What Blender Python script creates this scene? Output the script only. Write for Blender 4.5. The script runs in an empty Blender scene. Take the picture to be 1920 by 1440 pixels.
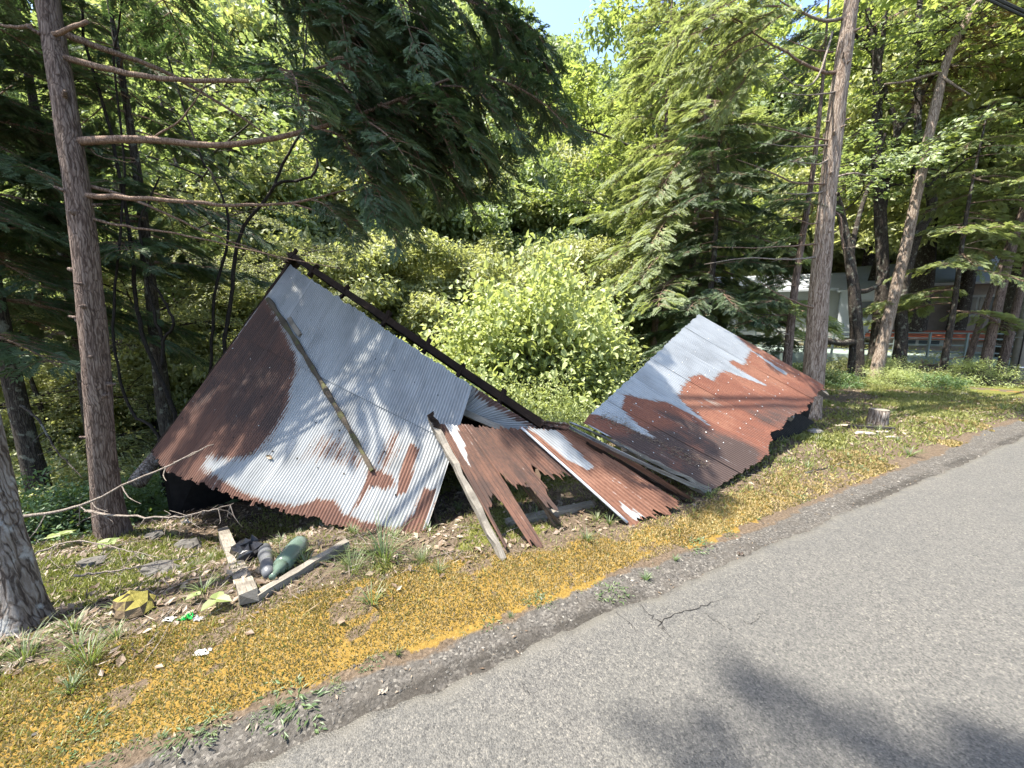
import bpy, math, random
import numpy as np
from mathutils import Vector, Matrix

random.seed(7)
RNG = np.random.default_rng(11)
SC = bpy.context.scene
COL = SC.collection
R = math.radians

# ------------------------------------------------------------------ camera, sky, sun, exposure
FOCAL, PITCH, EYE = 721.0, R(9.0), 1.55
cam_d = bpy.data.cameras.new("camera")
cam_d.sensor_width = 36.0
cam_d.lens = FOCAL / 1920 * 36.0
cam_d.clip_end = 600
cam_d.clip_start = 0.05
cam = bpy.data.objects.new("camera", cam_d)
COL.objects.link(cam)
cam.location = (0, 0, EYE)
cam.rotation_euler = (math.pi / 2 - PITCH, 0, 0)
SC.camera = cam

SUN_EL = R(66)
SUN_AZ = math.atan2(-1.0, -0.22)          # compass style: x = sin, y = cos
to_sun = Vector((math.sin(SUN_AZ) * math.cos(SUN_EL), math.cos(SUN_AZ) * math.cos(SUN_EL), math.sin(SUN_EL)))
world = bpy.data.worlds.new("World")
SC.world = world
world.use_nodes = True
wn = world.node_tree
sky = wn.nodes.new("ShaderNodeTexSky")
sky.sky_type = 'NISHITA'
sky.sun_disc = False
sky.sun_elevation = SUN_EL
sky.sun_rotation = SUN_AZ
sky.air_density = 1.0
sky.dust_density = 1.5
bg = wn.nodes["Background"]
bg.inputs[1].default_value = 0.15
wn.links.new(sky.outputs[0], bg.inputs[0])
sun_d = bpy.data.lights.new("sun", 'SUN')
sun_d.energy = 5.0
sun_d.angle = R(0.53)
sun_d.color = (1.0, 0.95, 0.86)
sun = bpy.data.objects.new("sun", sun_d)
COL.objects.link(sun)
sun.rotation_euler = to_sun.to_track_quat('Z', 'Y').to_euler()
SC.view_settings.view_transform = 'Standard'
SC.view_settings.look = 'None'
SC.view_settings.exposure = 1.88
SC.view_settings.gamma = 1.0
SC.view_settings.use_curve_mapping = False
SC.cycles.max_bounces = 6
SC.cycles.diffuse_bounces = 3
SC.cycles.glossy_bounces = 2
SC.cycles.transmission_bounces = 4
SC.cycles.transparent_max_bounces = 4
SC.cycles.use_denoising = True

# ------------------------------------------------------------------ survey helpers
CP, SP = math.cos(PITCH), math.sin(PITCH)
def ray(px, py):
    x = (px - 960) / FOCAL
    d = (py - 720) / FOCAL
    return np.array([x, CP - d * SP, -d * CP - SP])
def at(px, py, t):
    return np.array([0, 0, EYE]) + t * ray(px, py)
def onz(px, py, z=0.0):
    r = ray(px, py)
    return at(px, py, (z - EYE) / r[2])
def proj(p):
    q = np.asarray(p, float) - np.array([0, 0, EYE])
    dep = q[..., 1] * CP - q[..., 2] * SP
    return np.stack([960 + FOCAL * q[..., 0] / dep, 720 - FOCAL * (q[..., 1] * SP + q[..., 2] * CP) / dep], -1)

RD = np.array([0.8944, 0.4473])            # along the road
RN = np.array([-0.4473, 0.8944])           # away from the road, towards the sheds
S0 = 1.433
def su(x, y):
    return RN[0] * x + RN[1] * y - S0, RD[0] * x + RD[1] * y
def xy(s, u):
    return (s + S0) * RN[0] + u * RD[0], (s + S0) * RN[1] + u * RD[1]
def smooth(x, a, b):
    t = np.clip((x - a) / (b - a), 0, 1)
    return t * t * (3 - 2 * t)

_lat = np.random.default_rng(5).random((256, 256))
def vnoise(x, y):
    x = np.asarray(x, float); y = np.asarray(y, float)
    xi = np.floor(x).astype(int); yi = np.floor(y).astype(int)
    fx = x - xi; fy = y - yi
    fx = fx * fx * (3 - 2 * fx); fy = fy * fy * (3 - 2 * fy)
    g = lambda a, b: _lat[a % 256, b % 256]
    return (g(xi, yi) * (1 - fx) + g(xi + 1, yi) * fx) * (1 - fy) + (g(xi, yi + 1) * (1 - fx) + g(xi + 1, yi + 1) * fx) * fy
def fbm(x, y, o=3):
    v = 0; a = 0.5; t = 0
    for k in range(o):
        v = v + a * vnoise(x * 2 ** k + 17 * k, y * 2 ** k + 9 * k); t += a; a *= 0.5
    return v / t

def ground_z(x, y):
    x = np.asarray(x, float); y = np.asarray(y, float)
    s, u = su(x, y)
    ter = smooth(u, 13, 21)                       # the level terrace on the right
    crest = 1.15 + .2 * smooth(u, 0, 2) + 3.0 * smooth(u, 4.5, 11)
    d = np.maximum(s - crest, 0)
    k1 = 0.16 + 0.05 * (1 - smooth(u, .6, 2.2))
    rav = -k1 * np.minimum(d, 2.2) - 0.31 * np.clip(d - 2.2, 0, 8.5)
    hill = 0.78 * np.clip(s - 15.5, 0, 46) + 0.1 * np.clip(s - 61, 0, 200)
    hill = hill * smooth(s, 15.5, 22)
    rav = rav - .30 * np.exp(-((s - 2.95) / .75) ** 2 - ((u + .65) / .75) ** 2)     # hollow under the fallen roof
    a = rav + hill
    b = -0.35 * smooth(d, 0.5, 4) + 1.2 * smooth(u, 20, 30) * smooth(s, 3, 9) + 0.7 * np.clip(s - 42, 0, 30)
    z = a * (1 - ter) + b * ter
    bump = 0.05 * (fbm(x * 1.3, y * 1.3) - 0.5) + 0.02 * (fbm(x * 6, y * 6) - 0.5)
    z = z + bump * smooth(s, 0.25, 0.8) + 0.35 * (fbm(x * .25 + 4, y * .25) - .5) * smooth(s, 5, 9)
    z = z + 0.03 * np.exp(-((s - 0.62) / 0.25) ** 2) - 0.014 * smooth(-s, -0.12, 0.02) - 0.006 * np.exp(-((s - 0.1) / 0.12) ** 2) + 0.012 * (fbm(x * 9, y * 9) - .5) * smooth(s, .02, .15)
    z = np.where(s < -4.3, z + 0.03 + 0.05 * (fbm(x, y) - 0.5) + 0.10 * np.clip(-s - 5, 0, 60) * 0, z)
    return z
def gz(x, y):
    return float(ground_z(x, y))
def drop(px, py):
    """where the sight line through a surveyed pixel meets the ground"""
    r = ray(px, py)
    t = 1.0
    for k in range(6000):
        p = np.array([0, 0, EYE]) + t * r
        if p[2] < gz(p[0], p[1]): return p
        t += 0.01 + t * 0.002
    return p
def dirpx(px, dist):
    """ground point at a bearing and a distance"""
    b = math.atan((px - 960) / FOCAL)
    x, y = dist * math.sin(b), dist * math.cos(b)
    return np.array([x, y, gz(x, y)])

# ------------------------------------------------------------------ mesh helpers
def build_mesh(name, verts, faces, mats=(), smooth_shade=False, attrs=None, uv=None, midx=None):
    """faces: list of integer arrays (n, k); attrs: {name: per-vertex floats}; midx: list of material index per face array"""
    me = bpy.data.meshes.new(name)
    verts = np.asarray(verts, np.float32)
    faces = [np.asarray(f, np.int32) for f in faces if len(f)]
    me.vertices.add(len(verts))
    me.vertices.foreach_set("co", verts.ravel())
    nl = sum(f.size for f in faces); nf = sum(len(f) for f in faces)
    me.loops.add(nl); me.polygons.add(nf)
    vi = np.concatenate([f.ravel() for f in faces])
    tot = np.concatenate([np.full(len(f), f.shape[1], np.int32) for f in faces])
    start = np.concatenate([[0], np.cumsum(tot)[:-1]]).astype(np.int32)
    me.loops.foreach_set("vertex_index", vi)
    me.polygons.foreach_set("loop_start", start)
    me.polygons.foreach_set("loop_total", tot)
    if midx is not None:
        mi = np.concatenate([np.broadcast_to(np.asarray(m, np.int32), (len(f),)) for f, m in zip(faces, midx)])
        me.polygons.foreach_set("material_index", np.ascontiguousarray(mi))
    me.polygons.foreach_set("use_smooth", np.full(nf, bool(smooth_shade)))
    me.update(calc_edges=True)
    for k, v in (attrs or {}).items():
        a = me.attributes.new(k, 'FLOAT', 'POINT')
        a.data.foreach_set("value", np.asarray(v, np.float32))
    if uv is not None:
        l = me.uv_layers.new(name="UVMap")
        l.data.foreach_set("uv", np.asarray(uv, np.float32)[vi].ravel())
    for m in mats:
        me.materials.append(m)
    return me

def link(name, me, parent=None, loc=None):
    o = bpy.data.objects.new(name, me)
    COL.objects.link(o)
    if parent is not None:
        o.parent = parent
    if loc is not None:
        o.location = loc
    return o
def thing(name, label, cat, loc=(0, 0, 0), group=None):
    o = bpy.data.objects.new(name, None)
    o.empty_display_size = 0.2
    COL.objects.link(o)
    o.location = loc
    o["label"] = label; o["category"] = cat; o["kind"] = "thing"
    if group: o["group"] = group
    return o
def tag(o, label, cat, group=None):
    o["label"] = label; o["category"] = cat; o["kind"] = "thing"
    if group: o["group"] = group
    return o
def part(name, me, root, wcoords=True):
    """a part whose mesh is in world coordinates, hung under its thing"""
    o = link(name, me, root)
    if wcoords:
        o.location = -Vector(root.location)
    return o
def copy_tree(o, parent=None):
    c = o.copy(); COL.objects.link(c); c.parent = parent
    for ch in list(o.children):
        copy_tree(ch, c)
    return c

class MB:
    """collects pieces into one mesh"""
    def __init__(self): self.v = []; self.f = []; self.m = []; self.n = 0; self.a = []
    def add(self, v, faces, mi=0, a=None):
        v = np.asarray(v, float).reshape(-1, 3)
        self.v.append(v)
        for f in faces:
            f = np.asarray(f, int)
            if len(f): self.f.append(f + self.n); self.m.append(mi)
        self.a.append(np.full(len(v), 0.5) if a is None else np.broadcast_to(a, (len(v),)))
        self.n += len(v)
    def mesh(self, name, mats, smooth_shade=False):
        return build_mesh(name, np.concatenate(self.v), self.f, mats, smooth_shade, {"tint": np.concatenate(self.a)}, midx=self.m)

def norm(v):
    v = np.asarray(v, float)
    return v / np.maximum(np.linalg.norm(v, axis=-1, keepdims=True), 1e-9)

def catmull(pts, n):
    pts = np.asarray(pts, float)
    if len(pts) < 3:
        t = np.linspace(0, 1, n)[:, None]
        return pts[0] * (1 - t) + pts[-1] * t
    P = np.vstack([2 * pts[0] - pts[1], pts, 2 * pts[-1] - pts[-2]])
    out = []
    T = np.linspace(0, len(pts) - 1, n)
    for t in T:
        i = min(int(t), len(pts) - 2); f = t - i
        p0, p1, p2, p3 = P[i:i + 4]
        out.append(0.5 * ((2 * p1) + (-p0 + p2) * f + (2 * p0 - 5 * p1 + 4 * p2 - p3) * f * f + (-p0 + 3 * p1 - 3 * p2 + p3) * f ** 3))
    return np.array(out)

def tube(pts, rad, seg=8, rough=0.0, cap=True, seed=0):
    pts = np.asarray(pts, float); n = len(pts)
    rad = np.broadcast_to(np.asarray(rad, float), (n,))
    tg = norm(np.gradient(pts, axis=0))
    ref = np.array([0, 0, 1.0]) if abs(tg[0][2]) < 0.9 else np.array([1.0, 0, 0])
    a = norm(np.cross(tg, ref)); b = np.cross(tg, a)
    th = np.linspace(0, 2 * np.pi, seg, endpoint=False)
    rr = rad[:, None] * np.ones(seg)
    if rough:
        rg = np.random.default_rng(seed)
        r0 = rg.random(2) * 50
        arc = np.concatenate([[0], np.cumsum(np.linalg.norm(np.diff(pts, axis=0), axis=1))])
        nz = fbm(np.cos(th)[None, :] * 2.2 + r0[0] + 0 * arc[:, None], np.sin(th)[None, :] * 2.2 + arc[:, None] * 1.1 + r0[1])
        ridg = fbm(np.broadcast_to(np.arange(seg)[None, :] * 1.7, (n, seg)) + r0[1], arc[:, None] * 2.0 + np.arange(seg)[None, :] * 3.1)
        rr = rr * (1 + rough * ((nz - .5) * 1.6 + (ridg - .5) * 0.8))
    v = pts[:, None, :] + rr[:, :, None] * (np.cos(th)[None, :, None] * a[:, None, :] + np.sin(th)[None, :, None] * b[:, None, :])
    v = v.reshape(-1, 3)
    i = np.arange(n - 1)[:, None] * seg; j = np.arange(seg)[None, :]; k = (j + 1) % seg
    q = np.stack([i + j, i + k, i + seg + k, i + seg + j], -1).reshape(-1, 4)
    fs = [q]
    if cap:
        v = np.vstack([v, pts[0], pts[-1]])
        c0, c1 = n * seg, n * seg + 1
        jj = np.arange(seg); kk = (jj + 1) % seg
        fs.append(np.vstack([np.stack([np.full(seg, c0), kk, jj], -1), np.stack([np.full(seg, c1), (n - 1) * seg + jj, (n - 1) * seg + kk], -1)]))
    return v, fs

def plank(p0, p1, w, h, up=(0, 0, 1), wob=0.004, n=9, seed=0, taper=0.0):
    """a weathered board: box section with slightly uneven edges and chipped ends"""
    rg = np.random.default_rng(seed)
    p0 = np.asarray(p0, float); p1 = np.asarray(p1, float)
    d = norm(p1 - p0); sd = norm(np.cross(d, np.asarray(up, float))); uu = np.cross(sd, d)
    t = np.linspace(0, 1, n)
    v = []
    for k, tt in enumerate(t):
        c = p0 * (1 - tt) + p1 * tt + rg.normal(0, wob * .6, 3)
        sc = 1 - taper * tt
        for sx, sz in ((-1, -1), (1, -1), (1, 1), (-1, 1)):
            j = rg.normal(0, wob, 3)
            e = d * (rg.uniform(-1, 1) * w * .35 if k in (0, n - 1) else 0)
            v.append(c + sd * sx * w / 2 * sc + uu * sz * h / 2 * sc + j + e)
    v = np.array(v)
    f = []
    for k in range(n - 1):
        for a in range(4):
            b = (a + 1) % 4
            f.append((k * 4 + a, k * 4 + b, k * 4 + 4 + b, k * 4 + 4 + a))
    e = (n - 1) * 4
    f += [(3, 2, 1, 0), (e, e + 1, e + 2, e + 3)]
    return v, [np.array(f)]
def plank_uv(v, n):
    L = np.linalg.norm(v[-1] - v[0])
    return np.stack([np.repeat(np.linspace(0, L, n), 4), np.tile([0, .08, .13, .2], n)], -1)

def rock(c, r, seed=0, flat=0.6, seg=9):
    rg = np.random.default_rng(seed)
    th = np.linspace(0, 2 * np.pi, seg, endpoint=False); ph = np.linspace(-1.2, 1.45, 6)
    v = []
    o = rg.random(2) * 30
    for p in ph:
        for t in th:
            k = 1 + 0.8 * (vnoise(np.cos(t) * 1.9 + o[0] + p, np.sin(t) * 1.9 + o[1] + p * .7) - .5) + rg.normal(0, .05)
            v.append([math.cos(t) * math.cos(p) * r * k, math.sin(t) * math.cos(p) * r * k * .8, math.sin(p) * r * flat * k])
    v = np.array(v) + np.asarray(c)
    f = []
    for i in range(len(ph) - 1):
        for j in range(seg):
            k = (j + 1) % seg
            f.append((i * seg + j, i * seg + k, i * seg + seg + k, i * seg + seg + j))
    v = np.vstack([v, v[-seg:].mean(0) + [0, 0, r * .03]])
    n = len(v) - 1
    t3 = [(n - seg + j, n - seg + (j + 1) % seg, n) for j in range(seg)]
    return v, [np.array(f), np.array(t3)]

# ------------------------------------------------------------------ materials
def nodes(name):
    m = bpy.data.materials.new(name); m.use_nodes = True
    nt = m.node_tree
    for n in list(nt.nodes): nt.nodes.remove(n)
    out = nt.nodes.new("ShaderNodeOutputMaterial")
    return m, nt, out
class NT:
    def __init__(self, name):
        self.m, self.t, self.out = nodes(name)
    def n(self, typ, **kw):
        nd = self.t.nodes.new(typ)
        ins = kw.pop("ins", {})
        for k, v in kw.items(): setattr(nd, k, v)
        for k, v in ins.items():
            if isinstance(v, bpy.types.NodeSocket): self.t.links.new(v, nd.inputs[k])
            else: nd.inputs[k].default_value = v
        return nd
    def l(self, a, b): self.t.links.new(a, b)
    def noise(self, vec, scale, detail=4, rough=.55):
        return self.n("ShaderNodeTexNoise", ins={"Vector": vec, "Scale": scale, "Detail": detail, "Roughness": rough}).outputs["Fac"]
    def map(self, vec, scale):
        return self.n("ShaderNodeMapping", ins={"Vector": vec, "Scale": scale}).outputs[0]
    def math(self, op, a, b=0.0, c=None, clamp=False):
        nd = self.n("ShaderNodeMath", operation=op, use_clamp=clamp)
        for i, v in enumerate((a, b) if c is None else (a, b, c)):
            if isinstance(v, bpy.types.NodeSocket): self.t.links.new(v, nd.inputs[i])
            else: nd.inputs[i].default_value = v
        return nd.outputs[0]
    def ramp(self, fac, stops, interp='LINEAR'):
        nd = self.n("ShaderNodeValToRGB")
        cr = nd.color_ramp; cr.interpolation = interp
        while len(cr.elements) > 1: cr.elements.remove(cr.elements[-1])
        cr.elements[0].position = stops[0][0]; cr.elements[0].color = (*stops[0][1], 1)
        for p, c in stops[1:]:
            e = cr.elements.new(p); e.color = (*c, 1)
        self.l(fac, nd.inputs[0])
        return nd.outputs[0]
    def sstep(self, x, a, b):
        nd = self.n("ShaderNodeMapRange", interpolation_type='SMOOTHSTEP')
        self.l(x, nd.inputs[0]); nd.inputs[1].default_value = a; nd.inputs[2].default_value = b
        return nd.outputs[0]
    def mix(self, fac, a, b, mode='MIX'):
        nd = self.n("ShaderNodeMix", data_type='RGBA', blend_type=mode)
        for i, v in ((0, fac), (6, a), (7, b)):
            if isinstance(v, bpy.types.NodeSocket): self.l(v, nd.inputs[i])
            else: nd.inputs[i].default_value = v if i == 0 else (*v, 1)
        return nd.outputs[2]
    def attr(self, name):
        return self.n("ShaderNodeAttribute", attribute_name=name).outputs["Fac"]
    def pos(self):
        return self.n("ShaderNodeNewGeometry").outputs["Position"]
    def obj(self):
        return self.n("ShaderNodeTexCoord").outputs["Object"]
    def orand(self):
        return self.n("ShaderNodeObjectInfo").outputs["Random"]
    def bsdf(self, col, rough=.8, metal=0.0, bump=None, bstr=.5, bdist=.02, spec=.3):
        b = self.n("ShaderNodeBsdfPrincipled")
        for k, v in (("Base Color", col), ("Roughness", rough), ("Metallic", metal), ("Specular IOR Level", spec)):
            if isinstance(v, bpy.types.NodeSocket): self.l(v, b.inputs[k])
            else: b.inputs[k].default_value = (*v, 1) if k == "Base Color" else v
        if bump is not None:
            bn = self.n("ShaderNodeBump", ins={"Height": bump, "Strength": bstr, "Distance": bdist})
            self.l(bn.outputs[0], b.inputs["Normal"])
        self.l(b.outputs[0], self.out.inputs[0])
        return self.m

def mat_leaf(name, stops, transl=.35, rough=.6, ovar=.25, tc=(.30, .38, .05)):
    t = NT(name)
    v = t.attr("tint"); r = t.orand()
    f = t.math('ADD', t.math('MULTIPLY', v, 1 - ovar), t.math('MULTIPLY', r, ovar))
    col = t.ramp(f, stops)
    d = t.n("ShaderNodeBsdfDiffuse", ins={"Color": col})
    tc = t.mix(0.5, col, tc)
    tr = t.n("ShaderNodeBsdfTranslucent", ins={"Color": tc})
    mx = t.n("ShaderNodeMixShader", ins={0: transl, 1: d.outputs[0], 2: tr.outputs[0]})
    g = t.n("ShaderNodeBsdfGlossy", ins={"Color": (1, 1, 1, 1), "Roughness": rough})
    m2 = t.n("ShaderNodeMixShader", ins={0: 0.05, 1: mx.outputs[0], 2: g.outputs[0]})
    t.l(m2.outputs[0], t.out.inputs[0])
    return t.m

M = {}
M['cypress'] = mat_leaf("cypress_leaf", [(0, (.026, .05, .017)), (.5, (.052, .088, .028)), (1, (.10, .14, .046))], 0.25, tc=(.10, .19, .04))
M['cypress_lit'] = mat_leaf("sunlit_cypress_leaf", [(0, (.10, .15, .05)), (.5, (.19, .25, .085)), (1, (.30, .345, .135))], 0.58, tc=(.46, .50, .12))  # brighter copy of the cypress leaf, sunlight put into its colour
M['cedar'] = mat_leaf("cedar_leaf", [(0, (.07, .11, .06)), (.5, (.125, .18, .095)), (1, (.21, .26, .145))], 0.42, tc=(.26, .34, .12))
M['bush'] = mat_leaf("bush_leaf", [(0, (.17, .22, .06)), (.5, (.29, .345, .11)), (1, (.42, .45, .17))], .5, tc=(.55, .60, .14))
M['broad'] = mat_leaf("broad_leaf", [(0, (.095, .145, .05)), (.5, (.165, .225, .075)), (1, (.27, .32, .115))], 0.5, tc=(.36, .44, .09))
M['broad_lit'] = mat_leaf("bright_leaf", [(0, (.13, .19, .05)), (.5, (.22, .285, .08)), (1, (.33, .375, .12))], 0.58, tc=(.44, .50, .08))
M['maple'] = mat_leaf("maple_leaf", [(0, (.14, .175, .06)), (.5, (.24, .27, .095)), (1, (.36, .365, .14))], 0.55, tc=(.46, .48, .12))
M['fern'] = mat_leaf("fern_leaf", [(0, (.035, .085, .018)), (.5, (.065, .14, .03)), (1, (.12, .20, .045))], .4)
M['grassblade'] = mat_leaf("grass_blade", [(0, (0.044, 0.0715, 0.0165)), (.5, (0.0825, 0.121, 0.0275)), (.85, (0.143, 0.165, 0.044)), (1, (0.198, 0.176, 0.0825))], .35)
M['weed'] = mat_leaf("weed_blade", [(0, (0.033, 0.066, 0.0165)), (.5, (0.066, 0.1155, 0.03025)), (1, (0.121, 0.165, 0.0495))], .35)
M['mossfib'] = mat_leaf("golden_moss_fibre", [(0, (.11, .068, .018)), (.35, (.205, .138, .036)), (.7, (.30, .21, .065)), (1, (.36, .285, .11))], .3, .7, 0)
M['mossgreen'] = mat_leaf("green_moss_fibre", [(0, (0.0715, 0.077, 0.00825)), (.5, (0.154, 0.1595, 0.01925)), (1, (0.2475, 0.242, 0.0495))], .3, .7, 0)
M['deadleaf'] = mat_leaf("dead_leaf", [(0, (0.055, 0.03025, 0.0165)), (.4, (0.132, 0.0825, 0.04675)), (.75, (0.231, 0.1705, 0.11)), (1, (0.341, 0.297, 0.231))], .2, .6, 0)
M['redneedle'] = mat_leaf("dead_reddish_foliage", [(0, (.06, .025, .018)), (.6, (.13, .055, .035)), (1, (.2, .09, .05))], .25)

def mat_bark(name, c0, c1, c2, sc=14, lich=None, bd=.03):
    t = NT(name)
    p = t.pos()
    w = t.noise(t.map(p, (3, 3, .8)), 3, 3)
    pv = t.n("ShaderNodeVectorMath", operation='ADD', ins={0: t.map(p, (1, 1, .07)), 1: (0, 0, 0)})
    n1 = t.noise(pv.outputs[0], sc * 3.2, 6, .7)
    wv = t.n("ShaderNodeTexNoise", ins={"Vector": p, "Scale": 5.0, "Detail": 3.0}).outputs["Color"]
    wp = t.n("ShaderNodeVectorMath", operation='MULTIPLY_ADD', ins={0: wv, 1: (.09, .09, .09), 2: p})
    vo = t.n("ShaderNodeTexVoronoi", feature='DISTANCE_TO_EDGE', ins={"Vector": t.map(wp.outputs[0], (1, 1, .07)), "Scale": sc * 3.4, "Randomness": 1.0}).outputs["Distance"]
    crack = t.sstep(vo, 0.0, .22)
    n2 = t.noise(p, 4, 3)
    h = t.math('ADD', t.math('MULTIPLY', n1, 1.0), t.math('MULTIPLY', crack, .22))
    col = t.ramp(h, [(.46, c0), (.61, c1), (.80, c2)])
    col = t.mix(t.math('MULTIPLY', n2, .35), col, c1)
    if lich:
        col = t.mix(t.sstep(t.noise(p, 9, 4), .56, .66), col, lich)
    return t.bsdf(col, .9, 0, h, .9, bd, .15)
M['bark_cyp'] = mat_bark("cypress_bark", (0.0465, 0.031, 0.02356), (0.1488, 0.1054, 0.0837), (0.248, 0.1922, 0.155), 16)
M['bark_pale'] = mat_bark("pale_cypress_bark", (0.0806, 0.0527, 0.0372), (0.2356, 0.1798, 0.1364), (0.3596, 0.2976, 0.2418), 13)
M['bark_dark'] = mat_bark("dark_bark", (.015, .012, .01), (.05, .04, .033), (.10, .085, .07), 18, (.16, .16, .13))
M['bark_grey'] = mat_bark("lichen_bark", (0.031, 0.0217, 0.01736), (0.1612, 0.1302, 0.1054), (0.2852, 0.2542, 0.2232), 11, (0.3224, 0.31, 0.2852))
M['limb'] = mat_bark("limb_bark", (.06, .038, .028), (.19, .125, .088), (.32, .235, .175), 30, bd=.01)
M['deadwood'] = mat_bark("bleached_dead_wood", (0.077, 0.0605, 0.04675), (0.209, 0.1705, 0.1375), (0.319, 0.2805, 0.242), 40, bd=.008)
M['vine'] = mat_bark("vine_bark", (.006, .005, .004), (.02, .016, .013), (.045, .036, .03), 30, bd=.008)

def mat_wood(name, c0, c1, c2, moss=None):
    t = NT(name)
    o = t.obj()
    uv = t.n("ShaderNodeUVMap").outputs[0]
    n1 = t.noise(o, 5.0, 3)
    n2 = t.noise(t.map(uv, (7, 150, 1)), 1.0, 6, .7)
    g = t.noise(o, 90, 4, .7)
    h = t.math('ADD', t.math('MULTIPLY', n2, .75), t.math('MULTIPLY', g, .25))
    col = t.ramp(h, [(.32, c0), (.52, c1), (.72, c2)])
    col = t.mix(t.math('MULTIPLY', t.sstep(n1, .45, .7), .6), col, c0)
    if moss:
        col = t.mix(t.sstep(t.noise(o, 7, 4), .55, .66), col, moss)
    return t.bsdf(col, .9, 0, h, .6, .006, .15)
M['wood_grey'] = mat_wood("weathered_grey_wood", (0.066, 0.055, 0.044), (0.198, 0.176, 0.143), (0.319, 0.2915, 0.2475))
M['wood_moss'] = mat_wood("mossy_wood", (.022, .018, .013), (.075, .06, .044), (.16, .135, .105), (.055, .055, .024))
M['wood_dark'] = mat_wood("near_black_wood", (.006, .004, .003), (.020, .012, .008), (.042, .026, .016))  # very dark brown, nearly black boards
M['wood_brown'] = mat_wood("brown_wood", (0.044, 0.0275, 0.0165), (0.121, 0.07975, 0.0495), (0.22, 0.165, 0.11))

def mat_metal(name, tone=(.60, .64, .66), r1=(.085, .045, .032), r2=(.30, .115, .05), r3=(.40, .19, .10)):
    t = NT(name)
    uv = t.n("ShaderNodeUVMap").outputs[0]
    rust = t.attr("rust"); dark = t.attr("dark"); wave = t.attr("wave")
    nA = t.noise(t.map(uv, (24, 1.6, 1)), 1.0, 5, .65)
    nB = t.noise(t.map(uv, (60, 26, 1)), 1.0, 5, .7)
    nC = t.noise(t.map(uv, (2.5, 2.0, 1)), 1.0, 3)
    nz = t.math('ADD', t.math('MULTIPLY', nA, .62), t.math('MULTIPLY', nB, .38))
    # valleys of the corrugation hold rust a little longer
    e = t.math('ADD', t.math('ADD', rust, t.math('MULTIPLY', t.math('SUBTRACT', nz, .5), 2.7)), t.math('MULTIPLY', wave, -.22))
    m = t.sstep(e, -.09, .10)
    halo = t.sstep(e, -.42, .05)
    spk = t.sstep(t.noise(t.map(uv, (9, 9, 1)), 3.2, 4, .7), .66, .74)
    zinc = t.ramp(nC, [(.25, tuple(c * .62 for c in tone)), (.5, tuple(c * .92 for c in tone)), (.8, tuple(min(1, c * 1.1) for c in tone))])
    zinc = t.mix(t.math('MULTIPLY', t.sstep(nA, .48, .72), .5), zinc, tuple(c * .62 for c in tone))
    zinc = t.mix(t.math('MULTIPLY', spk, .55), zinc, (.16, .12, .09))
    zinc = t.mix(t.math('MULTIPLY', halo, .45), zinc, (.17, .12, .08))
    k = t.math('ADD', dark, t.math('ADD', t.math('MULTIPLY', t.math('SUBTRACT', nz, .5), 1.5), t.math('MULTIPLY', t.math('SUBTRACT', nC, .5), .9)), clamp=True)
    rc = t.ramp(k, [(0.0, r3), (.35, r2), (.75, tuple(.5 * a + .5 * b for a, b in zip(r1, r2))), (1.0, r1)])
    rc = t.mix(t.math('MULTIPLY', t.sstep(nB, .45, .75), .35), rc, r1)
    col = t.mix(m, zinc, rc)
    rough = t.math('ADD', t.math('MULTIPLY', m, .32), .52)
    metal = t.math('MULTIPLY', t.math('SUBTRACT', 1.0, m), .28)
    b = t.math('ADD', t.math('MULTIPLY', m, .4), t.math('MULTIPLY', nB, .5))
    return t.bsdf(col, rough, metal, b, .35, .004, .35)
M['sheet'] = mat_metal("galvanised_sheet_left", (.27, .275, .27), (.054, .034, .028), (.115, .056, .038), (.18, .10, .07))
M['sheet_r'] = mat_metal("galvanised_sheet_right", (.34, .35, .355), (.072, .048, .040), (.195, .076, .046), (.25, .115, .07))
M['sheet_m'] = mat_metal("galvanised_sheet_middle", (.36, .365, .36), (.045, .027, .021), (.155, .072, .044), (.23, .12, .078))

def plain(name, col, rough=.8, metal=0., nscale=8, var=.25, bstr=.2):
    t = NT(name)
    n = t.noise(t.obj(), nscale, 5, .6)
    c = t.ramp(n, [(.25, tuple(x * (1 - var) for x in col)), (.75, tuple(min(1, x * (1 + var)) for x in col))])
    return t.bsdf(c, rough, metal, n, bstr, .01)
M['nail'] = plain("nail_head", (0.4125, 0.407, 0.385), .5, .3, 40)
M['black_plastic'] = plain("black_plastic", (.012, .012, .014), .28, 0, 20, .3, .6)
M['grey_plastic'] = plain("grey_plastic", (.09, .092, .095), .35, 0, 20)
M['concrete'] = plain("pole_concrete", (0.242, 0.2365, 0.22), .85, 0, 10, .2)
M['steel'] = plain("steel_band", (.6, .61, .62), .4, .8, 10)
M['cable'] = plain("cable_rubber", (.02, .02, .02), .6)
M['roof_white'] = plain("pale_roof", (0.385, 0.4015, 0.418), .5, .1, 2, .08)
M['roof_red'] = plain("red_roof", (.38, .10, .05), .6, 0, 3, .2)
M['wall_pale'] = plain("pale_wall", (0.33, 0.33, 0.3135), .85, 0, 2, .1)
M['wall_brown'] = plain("brown_wall", (.24, .20, .17), .85, 0, 3, .2)
M['glass_dark'] = plain("window_glass", (.05, .06, .07), .12, 0, 2, .1, 0)
M['court'] = plain("pale_green_concrete", (0.187, 0.231, 0.2035), .9, 0, 3, .12)
M['fence_green'] = plain("green_fence", (.15, .18, .165), .6, .1, 4, .1)
M['stone'] = plain("grey_stone", (0.0825, 0.0759, 0.066), .9, 0, 14, .4, .8)
M['stone_pale'] = plain("pale_stone", (0.198, 0.1815, 0.1568), .9, 0, 14, .3, .6)
M['bark_chip'] = plain("bleached_bark_chip", (0.286, 0.2475, 0.198), .9, 0, 20, .4, .6)
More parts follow.
